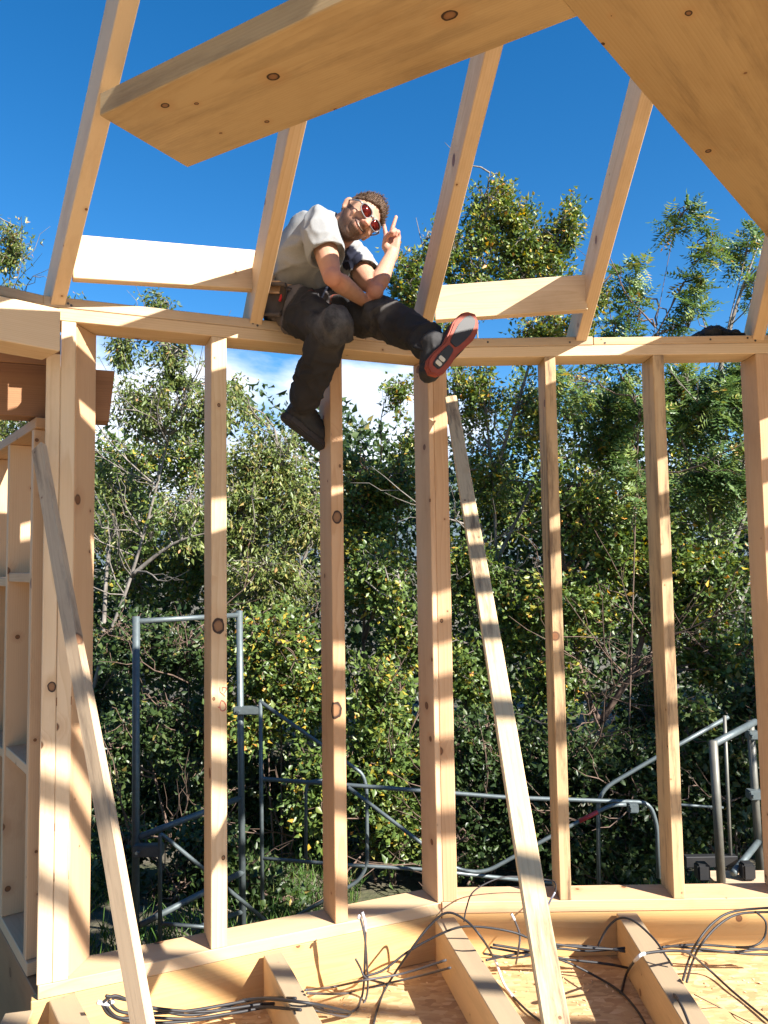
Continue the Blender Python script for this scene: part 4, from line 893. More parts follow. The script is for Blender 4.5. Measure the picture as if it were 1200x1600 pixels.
def skin():
    m, t, b = newmat('skin'); tc = N(t, 'ShaderNodeTexCoord')
    n = N(t, 'ShaderNodeTexNoise'); n.inputs['Scale'].default_value = 35; n.inputs['Detail'].default_value = 6; t.links.new(tc.outputs['Object'], n.inputs['Vector'])
    n2 = N(t, 'ShaderNodeTexNoise'); n2.inputs['Scale'].default_value = 420; n2.inputs['Detail'].default_value = 2; t.links.new(tc.outputs['Object'], n2.inputs['Vector'])
    c = mixc(t, n.outputs[0], (0.34, 0.175, 0.112), (0.45, 0.255, 0.172))
    A = lambda k: N(t, 'ShaderNodeAttribute', attribute_name=k).outputs['Fac']
    c = mixc(t, mathn(t, 'MULTIPLY', A('pink'), .55), c, (0.56, 0.21, 0.15))
    c = mixc(t, mathn(t, 'MULTIPLY', A('lips'), .6), c, (0.42, 0.16, 0.13))
    c = mixc(t, mathn(t, 'MULTIPLY', A('beard'), mathn(t, 'MULTIPLY_ADD', n2.outputs[0], .5, .58)), c, (0.032, 0.019, 0.013))
    c = mixc(t, A('mouth'), c, (0.07, 0.02, 0.02))
    t.links.new(c, b.inputs['Base Color']); b.inputs['Roughness'].default_value = .58; b.inputs['Specular IOR Level'].default_value = .3
    b.inputs['Subsurface Weight'].default_value = .12; b.inputs['Subsurface Radius'].default_value = (.012, .005, .003); b.inputs['Subsurface Scale'].default_value = 1.0
    bump(t, b, n2.outputs[0], .12, .001); return m
M['skin'] = skin()
org = Vector((J['pel'].x, J['pel'].y, Z_TOP))
set_co(body, co - np.array(org))
man = link('person', body, M['skin'], None, org)
tag(man, 'bearded man in a grey t-shirt sitting on the wall plate making a V sign', 'person', kind='thing')
# ---- hair
def short_hair(side):
    bmh = bmesh.new(); bmesh.ops.create_icosphere(bmh, subdivisions=5, radius=1.0)
    kill = []
    for v in bmh.verts:
        x_, y_, z_ = v.co
        line = .40 + .20 * (1 - abs(x_)) * max(0, y_) - (.75 * max(0, -y_ + .15)) - .25 * (1 - max(0, y_)) * abs(x_)
        if z_ < line: kill.append(v)
    bmesh.ops.delete(bmh, geom=kill, context='VERTS')
    for v in bmh.verts:
        x_, y_, z_ = v.co; p = head_shape(x_, y_, z_)
        n_ = Vector((x_ / .075, y_ / .096, z_ / .116)).normalized()
        edge = min(1, (z_ + .6) / .5)
        th = .0045 + .006 * max(0, z_) ** 1.5 * (0.6 + .6 * max(0, y_)) + .003 * mnoise.noise(v.co * 7.0 + Vector((3, 0, 0))) + .0028 * mnoise.noise(Vector((v.co.x * 26, v.co.y * 9, v.co.z * 9)))
        v.co = HM @ (p + n_ * th + Vector((0, .003, .002)) * max(0, z_))
    r_ = bmesh.ops.extrude_face_region(bmh, geom=list(bmh.faces))
    for v in [q for q in r_['geom'] if isinstance(q, bmesh.types.BMVert)]: v.co = v.co + (HC - v.co).normalized() * .016
    bmesh.ops.recalc_face_normals(bmh, faces=bmh.faces)
    rg = random.Random(4)
    top_ = [v.co.copy() for v in bmh.verts if (HINV @ v.co).z > .045 and rg.random() < .75]
    for p in top_:                                         # loose tufts
        q = HINV @ p; d = (HR3 @ Vector((q.x * .6 + rg.uniform(-.03, .03), .05 + rg.uniform(-.04, .03), q.z + rg.uniform(-.02, .05)))).normalized()
        k_ = rg.uniform(.5, 1); tube(bmh, [p - d * .006, p + d * .006 * k_, p + d * .014 * k_ + Vector((rg.uniform(-.004, .004), rg.uniform(-.004, .004), 0))], [.0016, .0012, .0003], 4)
    return bmh
M['hair'] = plain('brown_hair', (0.075, 0.045, 0.028), .75, var=.6, scale=160, b_=.5, dist=.002, spec=.2)
obj('hair', short_hair(0), M['hair'], man, True)
mo = bmesh.new(); tube(mo, smooth_path([HL(-.033, .0895, -.0435), HL(-.020, .0985, -.0510), HL(0, .1020, -.0545), HL(.020, .0985, -.0510), HL(.033, .0895, -.0435)], 5), [.0014] + [.0021] * 19 + [.0014], 6)
obj('mouth', mo, plain('mouth_shadow', (.045, .014, .012), .6), man, True)
te = bmesh.new(); tube(te, smooth_path([HL(-.020, .0988, -.0495), HL(0, .1024, -.0525), HL(.020, .0988, -.0495)], 5), [.0010] + [.0019] * 9 + [.0010], 6)
obj('teeth', te, plain('tooth_enamel', (.55, .51, .43), .3, var=.05), man, True)
# ---- sunglasses with red mirror lenses
gl = bmesh.new()
def lens_outline(s, k=1.0):
    out = []
    for i in range(28):
        a = 2 * math.pi * i / 28; u_ = math.cos(a); w_ = math.sin(a)
        ex = abs(u_) ** .8 * (1 if u_ > 0 else -1); ez = abs(w_) ** .8 * (1 if w_ > 0 else -1)
        xx = s * (.0345 + .0265 * ex * k); zz = .006 + .0195 * ez * k * (1.0 - .12 * ex) + .003 * ex
        yy = .1085 - 5.2 * (abs(xx) - .006) ** 2
        out.append((xx, yy, zz))
    return out
glass = obj('sunglasses', (lambda b: b)(bmesh.new()), plain('grey_frame', (.16, .16, .17), .35, .3), man, True)
def rebuild(o, bm, smooth=True):
    bm.to_mesh(o.data); bm.free()
    for p in o.data.polygons: p.use_smooth = smooth
fr = bmesh.new()
for s in (-1, 1):
    ol = lens_outline(s); tube(fr, [HL(*p) for p in ol] + [HL(*ol[0])], .0026, 6, False)
    tube(fr, [HL(s * .060, .0925, .012), HL(s * .074, .075, .014), HL(s * .0815, .04, .010), HL(s * .083, -.005, .006)], [.0032, .0032, .0026, .0022], 6)
tube(fr, smooth_path([HL(-.010, .108, .010), HL(0, .112, .013), HL(.010, .108, .010)], 4), .0026, 6)
rebuild(glass, fr)
m_, t_, b_ = newmat('red_mirror_lens'); b_.inputs['Base Color'].default_value = (.17, .018, .014, 1); b_.inputs['Metallic'].default_value = .75; b_.inputs['Roughness'].default_value = .12; M['lens'] = m_
for s in (-1, 1):
    lb = bmesh.new(); ol = lens_outline(s, .97); c0 = lb.verts.new(HL(s * .0345, .1085 - 5.2 * .0285 ** 2 + .0015, .006)); vs = [lb.verts.new(HL(*p)) for p in ol]
    for i in range(28): lb.faces.new((c0, vs[i], vs[(i + 1) % 28]))
    r_ = bmesh.ops.extrude_face_region(lb, geom=list(lb.faces))
    for v in [q for q in r_['geom'] if isinstance(q, bmesh.types.BMVert)]: v.co -= hf * .0018
    bmesh.ops.recalc_face_normals(lb, faces=lb.faces)
    obj('lens', lb, M['lens'], glass, True)
# ---- t-shirt
def folds(co, no, amp, freq, seed, axis=None):
    out = np.empty(len(co))
    for i, (p, n_) in enumerate(zip(co, no)):
        q = Vector(p) * freq + Vector((seed, 0, 0))
        w = mnoise.noise_vector(q * .6) * .9
        out[i] = (1 - abs(mnoise.noise(q + w))) ** 3 - .45
    return co + no * (out * amp)[:, None]
bm = bmesh.new()
rg = torso_rings(-.004)
low = rg[0]; rg[0] = (low[0].lerp(J['waist'], .93), low[1] * .93, low[2] * .93)
loft(bm, refine(rg[:4] + [(J['neck'].lerp(J['chest'], .35), rg[4][1] * 1.2, rg[4][2] * 1.25)]))
dr = (J['elR'] - J['shR']); dl = (J['elL'] - J['shL'])
limb(bm, [J['chest'].lerp(J['shR'], .55), J['shR'], J['shR'] + dr * .30, J['shR'] + dr * .56], [.074, .068, .066, .066])
limb(bm, [J['chest'].lerp(J['shL'], .55), J['shL'], J['shL'] + dl * .30, J['shL'] + dl * .50], [.074, .066, .064, .064])
for sh, el, f0 in ((J['shR'], dr, .56), (J['shL'], dl, .50)):              # open flaring cuffs: cut the round end flat
    pass
shirt = fuse(bm, .0068, 4, .5)
co = get_co(shirt); no = get_no(shirt)
for sh, d_, f0 in ((J['shR'], dr, .58), (J['shL'], dl, .52)):
    s_ = np.array(sh); dn = np.array(d_.normalized()); lim = f0 * d_.length
    t = (co - s_) @ dn; rad_v = np.linalg.norm((co - s_) - t[:, None] * dn, axis=1)
    near = (rad_v < .11) & (t > lim)
    co[near] -= (t[near] - lim)[:, None] * dn
    # draw the cuff inwards so that a rim shows
    inner = near & (rad_v < .058); co[inner] -= dn * .03
co = folds(co, no, .013, 7.0, 3.0); set_co(shirt, co); co = folds(co, get_no(shirt), .009, 14.0, 8.0)
pr_c = np.array(PK(548, 402, 2.74)); dpr = np.linalg.norm((co - pr_c) * np.array([1, .6, 1]), axis=1)
fr_dir = np.array(latS.cross(J['neck'] - J['ribs']).normalized())
attr(shirt, 'print', (dpr < .046).astype(float) * 1.0); attr(shirt, 'logo', (np.linalg.norm((co - np.array(PK(541, 404, 2.70))) * np.array([1.8, .5, .9]), axis=1) < .020).astype(float))
def tee():
    m, t, b = newmat('grey_cotton'); tc = N(t, 'ShaderNodeTexCoord')
    n = N(t, 'ShaderNodeTexNoise'); n.inputs['Scale'].default_value = 260; n.inputs['Detail'].default_value = 3; t.links.new(tc.outputs['Object'], n.inputs['Vector'])
    c = mixc(t, n.outputs[0], (.195, .20, .20), (.275, .28, .28))
    A = lambda k: N(t, 'ShaderNodeAttribute', attribute_name=k).outputs['Fac']
    c = mixc(t, A('print'), c, (.018, .020, .035)); c = mixc(t, A('logo'), c, (.03, .30, .09))
    t.links.new(c, b.inputs['Base Color']); b.inputs['Roughness'].default_value = .9; b.inputs['Specular IOR Level'].default_value = .15
    bump(t, b, n.outputs[0], .25, .001); return m
M['tee'] = tee()
set_co(shirt, co); link('t_shirt', shirt, M['tee'], man)
# ---- trousers
bm = bmesh.new()
ph = J['pel']
pr = torso_rings(.010)
loft(bm, refine([(ph - Vector((0, 0, .085)), pr[0][1] * .9, pr[0][2] * .9), (ph, pr[0][1] * 1.02, pr[0][2] * 1.04), (ph.lerp(J['waist'], .74), pr[1][1] * .93, pr[1][2] * .93)]))
for a, b, c in (('hipR', 'kneeR', 'ankR'), ('hipL', 'kneeL', 'ankL')):
    limb(bm, [J[a], J[a].lerp(J[b], .35), J[a].lerp(J[b], .75), J[b], J[b].lerp(J[c], .25), J[b].lerp(J[c], .6), J[b].lerp(J[c], .92)], [.098, .090, .075, .072, .066, .060, .056], 18)
trs = fuse(bm, .0075, 4, .5)
co = get_co(trs)
co[:, 2] = np.where((co[:, 2] < Z_TOP + .006) & (co[:, 2] > Z_TOP - .13) & (np.minimum(np.minimum(seg_dist(co, J['hipR'], J['kneeR'])[0], seg_dist(co, J['hipL'], J['kneeL'])[0]), np.linalg.norm(co - np.array(J['pel']), axis=1)) < .16) & (np.abs((co - np.array(wall_pt(LO, uL, nL, 0, DEPTH / 2, 0))) @ np.array(nL)) < .085), Z_TOP + .003, co[:, 2])
co = folds(co, get_no(trs), .020, 7.0, 1.0); set_co(trs, co); co = folds(co, get_no(trs), .010, 15.0, 5.0)
pan = np.zeros(len(co)); gr = np.zeros(len(co)); red = np.zeros(len(co)); dust = np.zeros(len(co))
for a, b, c in (('hipR', 'kneeR', 'ankR'), ('hipL', 'kneeL', 'ankL')):
    d1, t1 = seg_dist(co, J[a], J[b]); d2, t2 = seg_dist(co, J[b], J[c])
    th = d1 < d2
    pan = np.maximum(pan, (th & (t1 > .42) & (t1 < .97)) | (~th & (t2 < .42)))
    red = np.maximum(red, th & (np.abs(t1 - .46 - .05 * np.sin(co[:, 0] * 40)) < .006) & (d1 < .14) & (co[:, 2] > Z_TOP + .06))
    kn = np.linalg.norm(co - np.array(J[b]) - np.array([0, -.03, .02]), axis=1)
    dust = np.maximum(dust, np.exp(-(kn / .085) ** 2) * .8)
dust = np.maximum(dust, .5 * np.exp(-(np.linalg.norm(co - np.array(PK(462, 462, 2.80)), axis=1) / .12) ** 2))
attr(trs, 'panel', pan.astype(float)); attr(trs, 'piping', red.astype(float)); attr(trs, 'dust', dust)
def work_cloth():
    m, t, b = newmat('work_trouser_cloth'); tc = N(t, 'ShaderNodeTexCoord')
    n = N(t, 'ShaderNodeTexNoise'); n.inputs['Scale'].default_value = 14; n.inputs['Detail'].default_value = 9; n.inputs['Roughness'].default_value = .7; t.links.new(tc.outputs['Object'], n.inputs['Vector'])
    n2 = N(t, 'ShaderNodeTexNoise'); n2.inputs['Scale'].default_value = 300; t.links.new(tc.outputs['Object'], n2.inputs['Vector'])
    A = lambda k: N(t, 'ShaderNodeAttribute', attribute_name=k).outputs['Fac']
    c = mixc(t, A('panel'), (.092, .080, .083), (.019, .018, .020))
    c = mixc(t, mathn(t, 'MULTIPLY', A('dust'), ramp(t, n.outputs[0], [(.36, 0.0), (.66, .85)])), c, (.22, .20, .18))
    c = mixc(t, A('piping'), c, (.20, .05, .03))
    t.links.new(c, b.inputs['Base Color']); b.inputs['Roughness'].default_value = .85; b.inputs['Specular IOR Level'].default_value = .25
    bump(t, b, n2.outputs[0], .3, .001); return m
M['cloth'] = work_cloth()
set_co(trs, co); trousers = link('trousers', trs, M['cloth'], man)
# belt with pale metal loops, tool pouch
bb = bmesh.new(); cb = ph.lerp(J['waist'], .80); nb = (J['waist'] - ph).normalized(); la = (latP - nb * latP.dot(nb)).normalized(); db = nb.cross(la)
rn = []
for k in range(40):
    a = 2 * math.pi * k / 40; rad_ = la * math.cos(a) * .160 + db * math.sin(a) * .122
    o_ = rad_.normalized()
    rn.append([bb.verts.new(cb + rad_ + nb * h_ + o_ * q_) for h_, q_ in ((-.022, 0), (-.022, .006), (.022, .006), (.022, 0))])
for k in range(40):
    for j in range(4): bb.faces.new((rn[k][j], rn[(k + 1) % 40][j], rn[(k + 1) % 40][(j + 1) % 4], rn[k][(j + 1) % 4]))
bmesh.ops.recalc_face_normals(bb, faces=bb.faces)
M['belt'] = plain('navy_belt', (.020, .024, .040), .55)
belt = obj('belt', bb, M['belt'], man)
M['webbing'] = plain('pale_webbing', (.40, .40, .39), .6)
for k in range(0, 40, 4):
    lo = bmesh.new()
    a = 2 * math.pi * k / 40; rad_ = la * math.cos(a) * .160 + db * math.sin(a) * .122; o_ = rad_.normalized(); tg = nb.cross(o_)
    m4 = Matrix(((tg.x, nb.x, o_.x, 0), (tg.y, nb.y, o_.y, 0), (tg.z, nb.z, o_.z, 0), (0, 0, 0, 1))); m4.translation = cb + rad_ + o_ * .0075
    bmesh.ops.create_cube(lo, size=1, matrix=m4 @ Matrix.Diagonal((.005, .036, .003, 1)))
    obj('belt_loop', lo, M['webbing'], belt)
def slab(c, ax, ay, az, sx, sy, sz, bev=.006, taper=1.0):
    b = bmesh.new(); bmesh.ops.create_cube(b, size=1)
    for v in b.verts:
        k_ = taper if v.co.y < 0 else 1
        v.co = Vector(c) + ax * v.co.x * sx * k_ + ay * v.co.y * sy + az * v.co.z * sz
    bmesh.ops.bevel(b, geom=list(b.edges), offset=bev, segments=2, affect='EDGES'); bmesh.ops.recalc_face_normals(b, faces=b.faces); return b
pc = PK(434, 470, 2.735); pax = Vector((.80, -.55, -.22)).normalized(); pay = Vector((.15, -.2, .97)); pay = (pay - pax * pay.dot(pax)).normalized(); paz = pax.cross(pay)
pouch = obj('tool_pouch', slab(pc, pax, pay, paz, .085, .10, .045, .012, .8), plain('dark_pouch_canvas', (.07, .055, .05), .85, var=.5, scale=25), man, True)
obj('leather_flap', slab(pc + pay * .045 + pax * -.015 - paz * .004, pax, pay, paz, .075, .035, .056, .006), plain('tan_leather', (.36, .22, .12), .6, var=.3), pouch, True)
obj('leather_strap', slab(PK(420, 458, 2.76), Vector((1, 0, 0)), Vector((.18, 0, .98)), Vector((0, -1, 0)), .022, .15, .012, .004), plain('pale_leather', (.52, .36, .22), .6, var=.3), pouch, True)
pe = bmesh.new(); tube(pe, [PK(437, 470, 2.69), PK(441, 459, 2.70), PK(447, 466, 2.69)][:2] , .005, 6)
o = obj('pencil', pe, plain('red_pencil_paint', (.45, .02, .02), .4), None); tag(o, 'red carpenter pencil sticking out of the pouch of the sitting man', 'pencil')
# ---- boots
def sole_half(t):
    """half widths (inner, outer) of a left boot sole along 0 heel .. 1 toe"""
    xs = [0, .04, .12, .25, .42, .58, .72, .86, .95, 1.0]; out = [.0, .022, .034, .036, .032, .040, .046, .040, .024, .0]; inn = [.0, .022, .033, .033, .024, .032, .042, .040, .026, .0]
    return float(np.interp(t, xs, inn)), float(np.interp(t, xs, out))
def sole_outline(k=1.0, t0=0.0, t1=1.0, n=22):
    L = .288; up = []; dn = []
    for i in range(n + 1):
        t = t0 + (t1 - t0) * (.5 - .5 * math.cos(math.pi * i / n)); a_, b__ = sole_half(t)
        e = 1.0 if (t0, t1) == (0.0, 1.0) else math.sqrt(max(0, 1 - (2 * i / n - 1) ** 2)) ** .7
        up.append((t * L, b__ * k * e)); dn.append((t * L, -a_ * k * e))
    return up + dn[::-1][1:-1]
def prism(pts, z0, z1, Mx, bev=.003):
    b = bmesh.new(); vs = [b.verts.new((x_, y_, z0)) for x_, y_ in pts]; f = b.faces.new(vs)
    r_ = bmesh.ops.extrude_face_region(b, geom=[f])
    for v in [q for q in r_['geom'] if isinstance(q, bmesh.types.BMVert)]: v.co.z = z1
    bmesh.ops.recalc_face_normals(b, faces=b.faces)
    if bev: bmesh.ops.bevel(b, geom=[e for e in b.edges if abs(e.verts[0].co.z - e.verts[1].co.z) < 1e-6], offset=bev, segments=2, affect='EDGES')
    bmesh.ops.transform(b, matrix=Mx, verts=b.verts); return b
M['boot'] = plain('black_boot_fabric', (.014, .013, .014), .8, var=.5, scale=60, b_=.5)
M['sole'] = plain('orange_red_rubber', (.24, .042, .020), .7, var=.35, scale=40)
M['tread'] = plain('black_rubber', (.020, .019, .020), .6)
M['sole_dark'] = plain('dark_outsole_rubber', (.022, .016, .015), .7)
M['pad'] = plain('cream_heel_pad', (.55, .50, .40), .6)
def boot(heel, toe, soln, ank, flip, sole_mat, details):
    """heel, toe: ends of the sole in the world; soln: direction the sole faces"""
    X = (toe - heel).normalized(); Zb = -(soln - X * soln.dot(X)).normalized(); Yb = Zb.cross(X) * flip
    Mx = Matrix(((X.x, Yb.x, Zb.x, heel.x), (X.y, Yb.y, Zb.y, heel.y), (X.z, Yb.z, Zb.z, heel.z), (0, 0, 0, 1)))
    u = bmesh.new()
    rings = []
    for t, w, h, zc in ((.03, .022, .032, .056), (.10, .034, .046, .060), (.28, .038, .056, .066), (.45, .040, .046, .056), (.62, .045, .036, .045), (.80, .043, .028, .037), (.94, .028, .020, .030), (.99, .010, .010, .026)):
        rings.append((Mx @ Vector((t * .288, .002, zc)), Yb * w, Zb * h))
    loft(u, rings, 20)
    sh0 = Mx @ Vector((.075, 0, .09)); limb(u, [sh0, sh0.lerp(ank, .6), ank], [.040, .041, .044])
    me = fuse(u, .005, 3)
    c_ = folds(get_co(me), get_no(me), .003, 24, 2); set_co(me, c_)
    bo = link('boot', me, M['boot'], man)
    obj('sole', prism(sole_outline(1.04), -.004, .024, Mx, .005), sole_mat, bo)
    if details:
        obj('tread', prism(sole_outline(.60, .47, .93), -.0075, -.002, Mx, .0015), M['tread'], bo)
        obj('tread', prism(sole_outline(.52, .10, .44), -.0070, -.002, Mx, .0015), M['tread'], bo)
        for q in (.135, .205):
            obj('heel_pad', prism(sole_outline(.34, q, q + .055, 10), -.0095, -.0045, Mx, .001), M['pad'], bo)
    la_ = bmesh.new()
    for i in range(5):
        t = .30 + i * .065; z_ = float(np.interp(t, [.28, .45, .62], [.122, .102, .081])) + .002
        tube(la_, smooth_path([Mx @ Vector((t * .288, -.022, z_ - .012)), Mx @ Vector((t * .288 + .004, 0, z_)), Mx @ Vector((t * .288 + .012, .022, z_ - .012))], 4), .0028, 6)
    k0 = Mx @ Vector((.082, 0, .128))
    for s in (-1, 1):
        tube(la_, smooth_path([k0, k0 + Yb * s * .02 + Zb * .012 - X * .0, k0 + Yb * s * .03 + X * .015, k0 + X * .004], 5), .0024, 6)
    obj('lace', la_, M['tread'], bo, True)
h1, t1_ = P(672, 584, J['ankL'].y - .10), P(738, 497, J['ankL'].y - .02)
X_ = (t1_ - h1).normalized(); t1_ = h1 + X_ * .288
boot(h1, t1_, ((EYE - h1).normalized() + Vector((.12, 0, -.04))).normalized(), J['ankL'], 1, M['sole'], True)
ak = J['ankR']; h2 = P(438, 650, ak.y + .02); t2_ = P(520, 716, ak.y + .15); X_ = (t2_ - h2).normalized(); h2 = h2
boot(h2, h2 + X_ * .288, Vector((-.55, -.25, -.8)).normalized(), ak, -1, M['sole_dark'], False)
# ================================================================ scaffolding
ZN = M['zinc']
M['red_paint'] = plain('red_band_paint', (.45, .03, .03), .5)
M['black_plastic'] = plain('black_plastic', (.015, .015, .016), .5)
def pipe(name, pts, r, parent, mat=None, bend=.07, seg=10):
    bm = bmesh.new(); tube(bm, fillet(pts, bend) if len(pts) > 2 else pts, r * .88, seg); return obj(name, bm, mat or ZN, parent, True)
def PP(d, *xy): return [P(x, y, d + (q[0] if q else 0)) for x, y, *q in xy]
def down(p): return Vector((p.x, p.y, ground_z(p.x, p.y) - .02))
def coupler(parent, c, w, h, dp, name='coupler'):
    b = bmesh.new(); bmesh.ops.create_cube(b, size=1)
    for v in b.verts: v.co = Vector((c.x + v.co.x * w, c.y + v.co.y * dp, c.z + v.co.z * h))
    bmesh.ops.bevel(b, geom=list(b.edges), offset=.006, segments=2, affect='EDGES')
    o = obj(name, b, ZN, parent); bb = bmesh.new(); tube(bb, [c + Vector((-w * .3, -dp * .5 - .002, 0)), c + Vector((-w * .3, -dp * .5 - .022, 0))], .011, 6); obj('bolt', bb, ZN, o); return o
dA_, dB_ = 4.55, 5.05
pa0, pb0 = P(213, 963, dA_), P(374, 954, dB_)
sf = thing('scaffold_tower', down(pa0), 'tall galvanised scaffold ladder frame standing behind the first stud', 'scaffold frame', 'scaffold frames outside the walls')
pipe('upright', [pa0, Vector((pa0.x + .01, pa0.y, down(pa0).z))], .0245, sf); pipe('upright', [pb0, Vector((pb0.x + .02, pb0.y, down(pb0).z))], .0245, sf)
def bar(name, x0, y0, x1, y1, d0, d1, r, parent, **k): return pipe(name, [P(x0, y0, d0), P(x1, y1, d1)], r, parent, **k)
bar('top_bar', 214, 971, 374, 961, dA_, dB_, .019, sf)
bar('rung', 217, 1308, 378, 1246, dA_, dB_, .021, sf); bar('rung', 218, 1446, 380, 1362, dA_, dB_, .021, sf)
bar('brace', 300, 1452, 380, 1424, 4.75, dB_, .016, sf)
coupler(sf, P(232, 1328, dA_ - .03), .17, .065, .06); coupler(sf, P(386, 1110, dB_ - .03), .17, .05, .06)
g1 = thing('guard_frame', down(P(250, 1470, 4.5)), 'small bent guard frame clamped low on the left scaffold upright', 'guard frame', 'guard rail frames of the scaffold')
pipe('rail', PP(4.5, (250, 1475), (250, 1301), (424, 1446, .25)), .0135, g1, bend=.03); pipe('crossbar', PP(4.5, (252, 1443), (380, 1453, .15)), .0125, g1)
g2 = thing('guard_frame', down(P(408, 1400, 5.0)), 'guard frame with a sloping top rail and curved end, left of the double post', 'guard frame', 'guard rail frames of the scaffold')
pipe('rail', PP(5.0, (410, 1405), (407, 1097)), .0145, g2); pipe('rail', PP(5.0, (405, 1095), (567, 1209), (573, 1232), (574, 1352), (560, 1377), (466, 1430)), .0135, g2)
pipe('crossbar', PP(5.0, (411, 1341), (520, 1350), (655, 1358), (864, 1380)), .0125, g2, bend=.02)
pipe('crossbar', PP(4.98, (478, 1342), (478, 1222), (510, 1218)), .0125, g2)
g3 = thing('guard_frame', down(P(1027, 1380, 4.9)), 'long guard rail with a rounded right end and a red banded brace', 'guard frame', 'guard rail frames of the scaffold')
pipe('rail', PP(4.92, (411, 1217), (655, 1235), (790, 1246), (1015, 1254), (1027, 1290), (1029, 1372)), .0150, g3, bend=.10)
pipe('brace', PP(4.86, (544, 1230), (713, 1359), (757, 1364), (888, 1292), (955, 1258), (978, 1257)), .0135, g3, bend=.09)
pipe('red_band', [P(905, 1283.2, 4.855), P(934, 1268.5, 4.855)], .0150, g3, M['red_paint'])
coupler(g3, P(989, 1262, 4.86), .06, .055, .05)
g4 = thing('guard_frame', down(P(936, 1380, 5.1)), 'upright tube bending into a long slope up to the right scaffold post', 'guard frame', 'guard rail frames of the scaffold')
pipe('rail', PP(5.1, (936, 1382), (934, 1237), (1026, 1183), (1138, 1120)), .0150, g4, bend=.12); pipe('crossbar', PP(5.12, (1040, 1256), (1130, 1262)), .0100, g4)
dR = 4.35
M['aged_zinc'] = plain('aged_galvanised_steel', (.14, .135, .115), .5, .35, var=.35, scale=14)
s2 = thing('scaffold_tower', down(P(1127, 1378, dR)), 'short scaffold frame with three uprights at the right edge beside the plank deck', 'scaffold frame', 'scaffold frames outside the walls')
pipe('upright', [P(1114, 1157, dR), P(1127, 1378, dR)], .0270, s2, M['aged_zinc']); pipe('upright', [P(1132, 1118, dR + .25), P(1143, 1374, dR + .25)], .0115, s2, M['aged_zinc'])
pipe('upright', [P(1172, 1126, dR + .45), P(1188, 1366, dR + .45)], .0260, s2, M['aged_zinc']); pipe('top_bar', [P(1116, 1162, dR), P(1180, 1128, dR + .45)], .0235, s2)
pipe('brace', [P(1146, 1364, dR + .05), P(1186, 1314, dR + .45)], .0215, s2); pipe('crossbar', [P(1178, 1150, dR + .42), P(1230, 1152, dR + .5)], .018, s2, M['aged_zinc'])
coupler(s2, P(1179, 1241, dR + .42), .085, .055, .07); coupler(s2, P(1176, 1148, dR + .42), .07, .05, .07)
zd = P(1127, 1378, dR).z - .03
dk = thing('scaffold_deck', Vector((2.3, 4.5, zd - .1)), 'pale planks of the scaffold deck in the lower right corner', 'deck')
for i in range(2): beam('plank', Vector((1.80, 4.24 + i * .2, zd)), Vector((3.6, 4.20 + i * .2, zd)), .19, .04, M['weathered'], dk)
beam('toe_board', Vector((1.72, 4.60, zd + .05)), Vector((2.02, 4.60, zd + .05)), .05, .06, M['black_plastic'], dk)
for x_ in (1.74, 1.99): 
    b = bmesh.new(); q = Vector((x_, 4.40, zd + .07)); bmesh.ops.create_cube(b, size=1)
    for v in b.verts: v.co = Vector((q.x + v.co.x * .07, q.y + v.co.y * .07, q.z + v.co.z * .09))
    bmesh.ops.bevel(b, geom=list(b.edges), offset=.01, segments=2, affect='EDGES'); obj('post_socket', b, M['black_plastic'], dk)
# ================================================================ cables on the floor
M['cable'] = plain('black_cable_sheath', (.016, .015, .017), .6, var=.3, scale=20, b_=0)
M['cable_grey'] = plain('dusty_grey_conduit', (.055, .05, .053), .5, var=.3, scale=30, b_=.1)
M['sleeve'] = plain('pale_cable_tape', (.50, .50, .52), .5)
JO = [((426, 1489), (486, 1600), .034), ((695, 1434), (800, 1600), .04), ((979, 1426), (1090, 1600), .041), ((97, 1556), (118, 1600), .041)]
JL = [(Pz(*a, zj), Pz(*b, zj), h) for a, b, h in JO]
def CP(x, y, z=.010, free=None):
    if free: return P(x, y, free)
    q = Pz(x, y, z)
    if q.y > 3.02 or (q.y > 2.72 and q.x < -.35): 
        dmax = 3.02 if q.x > .15 else 2.98 + (q.x - .15) * .42
        q = P(x, y, dmax)
    t = Pz(x, y, zj + z)
    for a, b, h in JL:
        ab = (b - a).normalized(); w = t - a; al = w.dot(ab); pr = (w - ab * al).length
        if -.02 < al < 1.2 and pr < h + .008 and q.z < zj + z: q = t
    return q
CG = 'cables lying across the floor'
def cable(label, pts, r=.0043, mat='cable', sleeve=None, sub=7, z=.010):
    path = smooth_path([CP(p[0], p[1], z, p[2] if len(p) > 2 else None) for p in pts], sub)
    r *= .85; bm = bmesh.new(); tube(bm, path, r, 7); o = obj('cable', bm, M[mat], None, True); tag(o, label, 'cable', CG)
    if sleeve:
        i0, i1 = int(sleeve[0] * (len(path) - 1)), max(int(sleeve[0] * (len(path) - 1)) + 1, int(sleeve[1] * (len(path) - 1)))
        sb = bmesh.new(); tube(sb, path[i0:i1 + 1], r * 1.25, 7); obj('sleeve', sb, M['sleeve'], o, True)
    return o
bl = [((165, 1556), (200, 1563), (247, 1576), (330, 1580), (392, 1561), (480, 1567), (549, 1582)),
      ((161, 1566), (180, 1556), (215, 1568), (290, 1586), (360, 1576), (430, 1568), (505, 1576)),
      ((160, 1570), (172, 1586), (205, 1596), (260, 1598), (334, 1590), (401, 1574), (470, 1578)),
      ((166, 1572), (185, 1590), (230, 1590), (300, 1592), (370, 1582), (440, 1572), (520, 1584)),
      ((170, 1564), (186, 1580), (222, 1584), (290, 1580), (352, 1570), (410, 1560), (462, 1560))]
